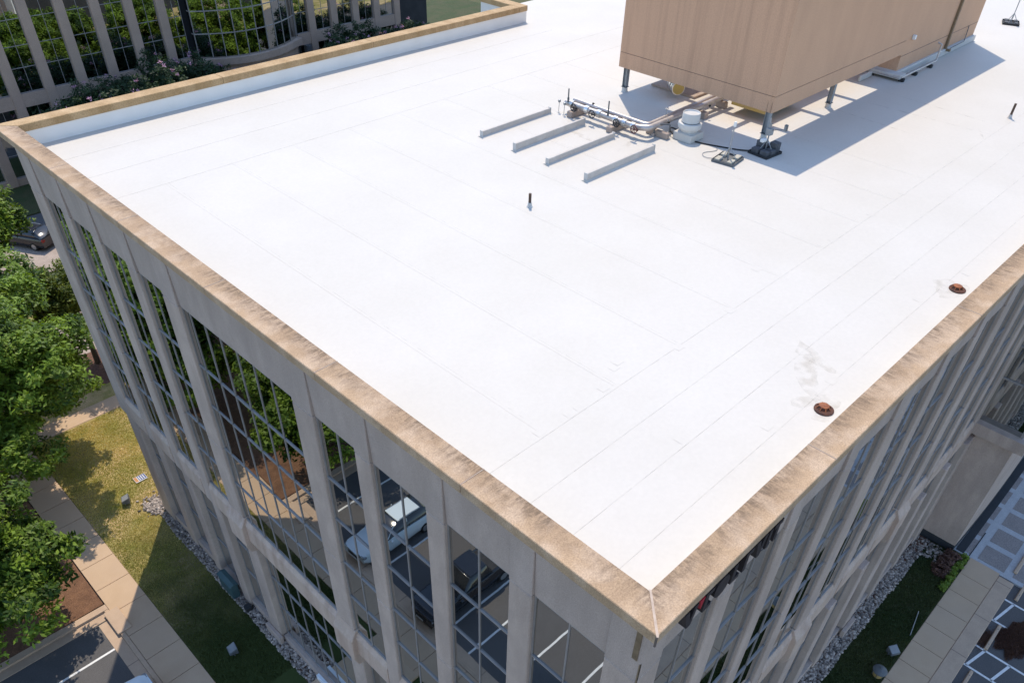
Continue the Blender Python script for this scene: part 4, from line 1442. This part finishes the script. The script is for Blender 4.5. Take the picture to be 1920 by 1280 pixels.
myr = [(15.0, 72.5, 8.2, 2.4, 'flowering crape myrtle left of its row, under the leftmost windows behind'),
       (18.2, 72.5, 9.3, 2.4, 'flowering crape myrtle second from the left before the building behind'),
       (21.0, 72.5, 9.0, 2.4, 'tall flowering crape myrtle third from the left before the building behind'),
       (24.2, 72.5, 9.9, 2.4, 'tall flowering crape myrtle fourth from the left before the building behind'),
       (26.8, 72.5, 9.3, 2.4, 'tallest pink crape myrtle left of the curved glass bay'),
       (28.8, 72.5, 8.0, 2.4, 'pink crape myrtle directly beside the curved glass bay'),
       (44.6, 72.5, 8.7, 2.4, 'flowering crape myrtle just right of the curved glass bay'),
       (47.8, 72.5, 8.6, 2.4, 'flowering crape myrtle second to the right of the curved glass bay'),
       (51.2, 72.5, 8.3, 2.4, 'flowering crape myrtle third to the right of the curved glass bay'),
       (54.8, 72.5, 8.1, 2.4, 'flowering crape myrtle farthest right, close to the parapet end')]
for i, (x_, y_, top, r0, lab) in enumerate(myr):
    shrub(lab, (x_, y_, 0), my_lobes(r0, top, 30 + i), 300, 44, 0.13, M['leaf_myrtle'], 0.5, 60 + i, 'crape myrtles before the building behind', 46,
          'shrub', 'crape_myrtle', h=top * 0.7)
for i, (x_, y_, lab) in enumerate([(4.2, 58.2, 'low rounded shrub nearest the driveway edge on the planted island'),
                                   (2.4, 59.6, 'low rounded shrub in the middle of the planted island'),
                                   (0.8, 58.0, 'low rounded shrub farthest left on the planted island'),
                                   (5.0, 44.3, 'small shrub in the brown mulch patch beside the forked tree')]):
    shrub(lab, (x_, y_, 0), [(0, 0, 0.6, 1.0, 1.0, 0.7), (0.5, 0.3, 0.6, 0.6, 0.6, 0.5), (-0.5, -0.2, 0.5, 0.6, 0.6, 0.5)], 90, 30, 0.11,
          M['leaf_olive'], 0.3, 90 + i, 'low shrubs on the island', h=0.6)
# bright edging and dark red planting at the plaza corner
for i in range(8):
    xx = 26.2 + 0.40 * i
    shrub('bright lime edging plant, number %s from the plaza end of the row' % ['eight', 'seven', 'six', 'five', 'four', 'three', 'two', 'one'][i],
          (xx, -2.22, 0), [(0, 0, 0.14, 0.2, 0.16, 0.14)], 16, 26, 0.06, M['leaf_bright'], 0.1, 120 + i, 'lime edging plants at the lawn corner', name='edging_plant', h=0.15)
for i, (xx, yy) in enumerate(((27.3, -1.65), (28.0, -1.6), (28.6, -1.75))):
    shrub(['low dark red shrub farthest from the plaza at the lawn corner', 'low dark red shrub in the middle of the corner bed',
           'low dark red shrub against the plaza at the lawn corner'][i], (xx, yy, 0), [(0, 0, 0.18, 0.42, 0.36, 0.2)], 40, 30, 0.07, M['leaf_red'], 0.15, 140 + i,
          'dark red shrubs at the lawn corner', name='red_shrub', h=0.2)


# ================================================================== GROUND OBJECTS
def floodlight(x, y, rz, label):
    t = thing('ground_floodlight', label, 'floodlight', (x, y, 0), rz)
    T = Matrix.Translation((x, y, 0)) @ Matrix.Rotation(rz, 4, 'Z')

    def P(a, b_, c): return tuple(T @ Vector((a, b_, c)))

    def hx(a0, a1, b0, b1, z00, z01, z10, z11):
        return [P(a0, b0, z00), P(a1, b0, z01), P(a1, b1, z01), P(a0, b1, z00), P(a0, b0, z10), P(a1, b0, z11), P(a1, b1, z11), P(a0, b1, z10)]
    MB().hexa(hx(-0.2, 0.2, -0.24, 0.24, 0.22, 0.12, 0.36, 0.52)).build('housing', M['dark_steel'], t, bevel=0.02)
    MB().poly([P(-0.17, -0.21, 0.379), P(0.17, -0.21, 0.515), P(0.17, 0.21, 0.515), P(-0.17, 0.21, 0.379)]).build('lens', M['lens'], t)
    MB().tube([P(0, 0, 0), P(0, 0, 0.24)], 0.04, 8).build('stem', M['dark_steel'], t)
    MB().tube([P(0, -0.26, 0.3), P(0, -0.26, 0.12), P(0, 0.26, 0.12), P(0, 0.26, 0.3)], 0.018, 6).build('yoke', M['dark_steel'], t)


floodlight(-0.78, 31.95, R(-20), 'ground floodlight standing in sunlit grass by the far corner')
floodlight(-1.5, 19.5, R(-10), 'ground floodlight in the shaded grass beside the west wall')
floodlight(20.62, -2.12, R(60), 'ground floodlight in the grass beside the south walk')

t = thing('path_lamp', 'short round path lamp with dark cap in the south grass', 'lamp', (19.1, -2.15, 0))
MB().lathe([(0.20, 0.0), (0.24, 0.05), (0.26, 0.36)], (19.1, -2.15, 0), 18).build('body', M['brass'], t, smooth=True)
for a in range(6):
    aa = a * math.pi / 3
    MB().tube([(19.1 + 0.25 * math.cos(aa), -2.15 + 0.25 * math.sin(aa), 0.02), (19.1 + 0.275 * math.cos(aa), -2.15 + 0.275 * math.sin(aa), 0.38)], 0.014, 5).build('rib', M['dark_steel'], t)
MB().lathe([(0.32, 0.36), (0.33, 0.40), (0.24, 0.50), (0.07, 0.56), (0.05, 0.60)], (19.1, -2.15, 0), 20).build('cap', M['dark_steel'], t, smooth=True)

t = thing('utility_box', 'dark teal utility box standing on the rocks against the west wall', 'utility box', (0.28, 22.6, 0))
MB().box(0.06, 0.44, 22.1, 23.3, 0.0, 0.95).build('cabinet', M['teal_box'], t, bevel=0.03, seg=2)
MB().prism([(0.03, 0.95), (0.03, 1.0), (0.25, 1.09), (0.47, 1.0), (0.47, 0.95)], lambda p, q: (p[0], q, p[1]), 22.06, 23.34).build('lid', M['teal_box'], t)
MB().box(0.045, 0.06, 22.68, 22.72, 0.1, 0.9).build('door_seam', M['dark_steel'], t)
t = tag(MB().box(0.12, 0.42, 20.95, 21.3, 0.02, 0.32).build('meter_box', M['black'], bevel=0.03), 'small black box on the rocks beside a west column', 'box')

t = thing('lawn_notice', 'small printed notice lying on the sunlit grass by the wall', 'notice', (0.6, 33.25, 0))
MB().box(0.28, 0.94, 33.0, 33.5, 0.05, 0.065).build('board', M['notice'], t)
MB().box(0.50, 0.92, 33.05, 33.48, 0.0655, 0.068).build('blue_panel', M['notice_blue'], t)
MB().box(0.30, 0.46, 33.05, 33.48, 0.0655, 0.068).build('orange_panel', M['notice_orange'], t)
for k_ in range(3):
    MB().box(0.55 + 0.12 * k_, 0.60 + 0.12 * k_, 33.1, 33.44, 0.0685, 0.0695).build('text_line', M['notice'], t)

# storm drain hood in the west kerb
t = thing('storm_drain', 'concrete storm drain hood with a dark slot in the parking kerb', 'drain', (-4.5, 25.0, 0))
MB().box(-4.86, -4.18, 24.1, 25.7, 0.02, 0.10).build('lid', M['kerb'], t, bevel=0.02)
MB().box(-4.80, -4.77, 24.2, 25.6, -0.10, 0.005).build('slot', M['black'], t)

# entrance landing at the west wall
t = thing('entrance_landing', 'concrete entrance landing with a white threshold crossing the rock strip', 'landing', (-0.8, 14.0, 0))
MB().box(-2.84, 0.62, 12.6, 15.65, -0.1, 0.16).build('step', M['walk'], t, bevel=0.02)
MB().box(0.45, 0.6, 12.7, 15.6, 0.165, 0.50).build('threshold', M['white_frame'], t, bevel=0.01)

# wheel stops on the south lot
for i, (xa, lab) in enumerate(((21.6, 'concrete wheel stop at the bottom edge beside the cross-hatched aisle'),
                               (25.2, 'concrete wheel stop beside the brown pine straw heap'),
                               (29.3, 'concrete wheel stop near the plaza corner'),
                               (17.0, 'concrete wheel stop seen only in the south window reflections'))):
    t = thing('wheel_stop', lab, 'wheel stop', (xa, -5.3, -0.13), 0, 'wheel stops on the south lot')
    MB().prism([(-0.09, -0.128), (-0.06, 0.0), (0.06, 0.0), (0.09, -0.128)], lambda p, q: (q, -5.18 + p[0], p[1]), xa - 0.95, xa + 0.95).build('bar', M['kerb'], t, bevel=0.01)
    for s_ in (-0.6, 0.6):
        MB().lathe([(0.025, 0.0), (0.025, 0.006)], (xa + s_, -5.18, 0.0), 8).build('pin', M['dark_steel'], t)
t = tag(MB().box(30.0, 31.9, -4.6, -4.42, -0.012, 0.12).build('wheel_stop', M['kerb'], bevel=0.03), 'concrete wheel stop lying on the plaza edge', 'wheel stop', 'wheel stops on the south lot')


def straw(n):
    a = rng.uniform(0, 6.283, n)
    r = np.sqrt(rng.random(n)) * (1 + 0.18 * np.sin(3 * a + 1) + 0.12 * np.sin(7 * a)) * rng.uniform(0.85, 1.12, n)
    return np.stack([25.9 + 1.25 * r * np.cos(a) + 0.5 * r * np.sin(a), -5.95 + 0.55 * r * np.sin(a) - 0.3 * r * np.cos(a),
                     -0.125 + 0.12 * np.clip(1 - r ** 2, 0, 1)], 1)


o = blades('pine_straw', 16000, straw, 0.01, 0.05, 0.035, M['leaf_red'])
struct(o, 'stuff')['label'] = 'brown pine straw heap blown onto the south lot'
o = blades('pine_straw', 2500, lambda n: np.stack([rng.normal(24.9, 0.3, n), rng.normal(-4.95, 0.12, n), np.full(n, -0.126)], 1), 0.01, 0.04, 0.03, M['leaf_red'])
struct(o, 'stuff')['label'] = 'thin pine straw drift along the south kerb'
t = thing('grass_edging_rod', 'thin pale irrigation rod lying in the south grass', 'rod', (23.0, -2.0, 0.05))
MB().tube([(22.3, -2.28, 0.08), (23.9, -1.98, 0.10)], 0.02, 6).build('rod', M['steel'], t)
MB().tube([(22.3, -2.28, 0.0), (22.3, -2.28, 0.09)], 0.025, 6).build('stub', M['steel'], t)


# ================================================================== CARS
def car(label, loc, rz, paint, kind):
    t = thing('parked_car', label, 'car', loc, rz)
    W = 0.93 if kind != 'pickup' else 0.98
    Ln = 4.75 if kind != 'pickup' else 5.6
    hl = Ln / 2

    def loft(st, name, mt, parent, sub=2):
        """stations: (x, half width, z bottom, z top, top half width)"""
        v, f = [], []
        for (x_, hw, zb_, zt_, tw) in st:
            v += [(x_, -hw * 0.96, zb_), (x_, -hw, zb_ + (zt_ - zb_) * 0.45), (x_, -tw, zt_), (x_, tw, zt_), (x_, hw, zb_ + (zt_ - zb_) * 0.45), (x_, hw * 0.96, zb_)]
        for i in range(len(st) - 1):
            for k in range(6):
                q = (k + 1) % 6
                f.append((i * 6 + k, i * 6 + q, (i + 1) * 6 + q, (i + 1) * 6 + k))
        f.append(tuple(range(6)))
        f.append(tuple((len(st) - 1) * 6 + k for k in range(6))[::-1])
        me = bpy.data.meshes.new(name)
        me.from_pydata(v, [], f)
        me.materials.append(mt)
        me.polygons.foreach_set('use_smooth', [True] * len(me.polygons))
        o_ = bpy.data.objects.new(name, me)
        col.objects.link(o_)
        o_.parent = parent
        bv = o_.modifiers.new('bevel', 'BEVEL')
        bv.width = 0.06
        bv.segments = 2
        bv.limit_method = 'ANGLE'
        bv.angle_limit = R(25)
        return o_

    def child(mb, name, mt, parent, **kw):
        o_ = mb.build(name, mt, None, **kw)
        o_.parent = parent
        return o_
    if kind == 'pickup':
        body = loft([(hl, W * 0.86, 0.42, 0.90, W * 0.80), (hl - 0.25, W * 0.97, 0.32, 1.06, W * 0.88), (1.0, W, 0.30, 1.14, W * 0.92), (-hl + 0.2, W, 0.34, 1.14, W * 0.94),
                     (-hl, W * 0.96, 0.45, 1.12, W * 0.92)], 'body', paint, t)
        cab = loft([(1.05, W * 0.9, 1.12, 1.16, W * 0.84), (0.45, W * 0.9, 1.12, 1.78, W * 0.70), (-0.85, W * 0.9, 1.12, 1.80, W * 0.70), (-1.15, W * 0.9, 1.12, 1.2, W * 0.82)], 'cabin', M['car_glass'], t)
        child(MB().box(-0.82, 0.40, -W * 0.68, W * 0.68, 1.775, 1.83), 'roof', paint, t, bevel=0.04)
        child(MB().box(-hl + 0.12, -1.2, -W * 0.8, W * 0.8, 1.1, 1.155), 'bed_cover', M['black'], t, bevel=0.01)
    else:
        body = loft([(hl, W * 0.80, 0.42, 0.80, W * 0.74), (hl - 0.3, W * 0.96, 0.30, 0.96, W * 0.84), (1.15, W, 0.28, 1.06, W * 0.90), (-hl + 0.25, W, 0.30, 1.10, W * 0.92),
                     (-hl, W * 0.92, 0.42, 1.02, W * 0.86)], 'body', paint, t)
        cab = loft([(1.2, W * 0.88, 1.02, 1.06, W * 0.82), (0.2, W * 0.88, 1.02, 1.60, W * 0.64), (-hl + 0.75, W * 0.88, 1.02, 1.62, W * 0.66), (-hl + 0.12, W * 0.86, 1.02, 1.1, W * 0.8)],
                   'cabin', M['car_glass'], t)
        child(MB().box(-hl + 0.95, 0.10, -W * 0.58, W * 0.58, 1.585, 1.655), 'roof', paint, t, bevel=0.06, seg=3)
        for s_ in (-1, 1):
            child(MB().tube([(0.0, s_ * W * 0.56, 1.66), (-hl + 1.0, s_ * W * 0.57, 1.67)], 0.02, 6), 'roof_rail', M['rim'], t)
    for s_ in (-1, 1):
        for a, b_ in ((0.42, 1.22), (-0.35, -0.27)):
            child(MB().tube([(a, s_ * W * 0.69, 1.63), (b_ if a > 0 else a, s_ * W * 0.87, 1.05)], 0.03, 6), 'pillar', paint, t)
        child(MB().box(0.85, 1.02, s_ * (W + 0.02), s_ * (W + 0.17), 1.02, 1.15), 'mirror', paint, t, bevel=0.03)
        child(MB().box(hl - 0.22, hl - 0.02, s_ * W * 0.55, s_ * W * 0.88, 0.70, 0.84), 'headlight', M['lens'], t, bevel=0.03)
        child(MB().box(-hl - 0.01, -hl + 0.12, s_ * W * 0.62, s_ * W * 0.93, 0.80, 1.04), 'tail_light', M['tail'], t, bevel=0.02)
        for wx in (hl - 0.92, -hl + 1.0):
            w_ = child(MB().tube([(wx, s_ * (W - 0.2), 0.35), (wx, s_ * (W + 0.015), 0.35)], 0.35, 20), 'wheel', M['tyre'], t, bevel=0.03)
            child(MB().tube([(wx, s_ * (W + 0.016), 0.35), (wx, s_ * (W + 0.022), 0.35)], 0.22, 14), 'rim', M['rim'], w_)
    child(MB().box(hl - 0.03, hl + 0.012, -W * 0.45, W * 0.45, 0.52, 0.74), 'grille', M['black'], t, bevel=0.02)
    child(MB().box(hl - 0.02, hl + 0.02, -0.25, 0.25, 0.40, 0.50), 'number_plate', M['white_plastic'], t)
    return t


car('white sport utility car nosed up to the kerb, its hood showing at the bottom left', (-7.3, 20.05, -0.13), 0.0, M['car_white'], 'suv')
car('black pickup parked in the west lot and mirrored in the windows', (-7.75, 14.8, -0.13), 0.0, M['car_black'], 'pickup')
car('dark sport utility car parked by the driveway beyond the trees', (6.6, 65.6, -0.13), R(120), M['car_black'], 'suv')
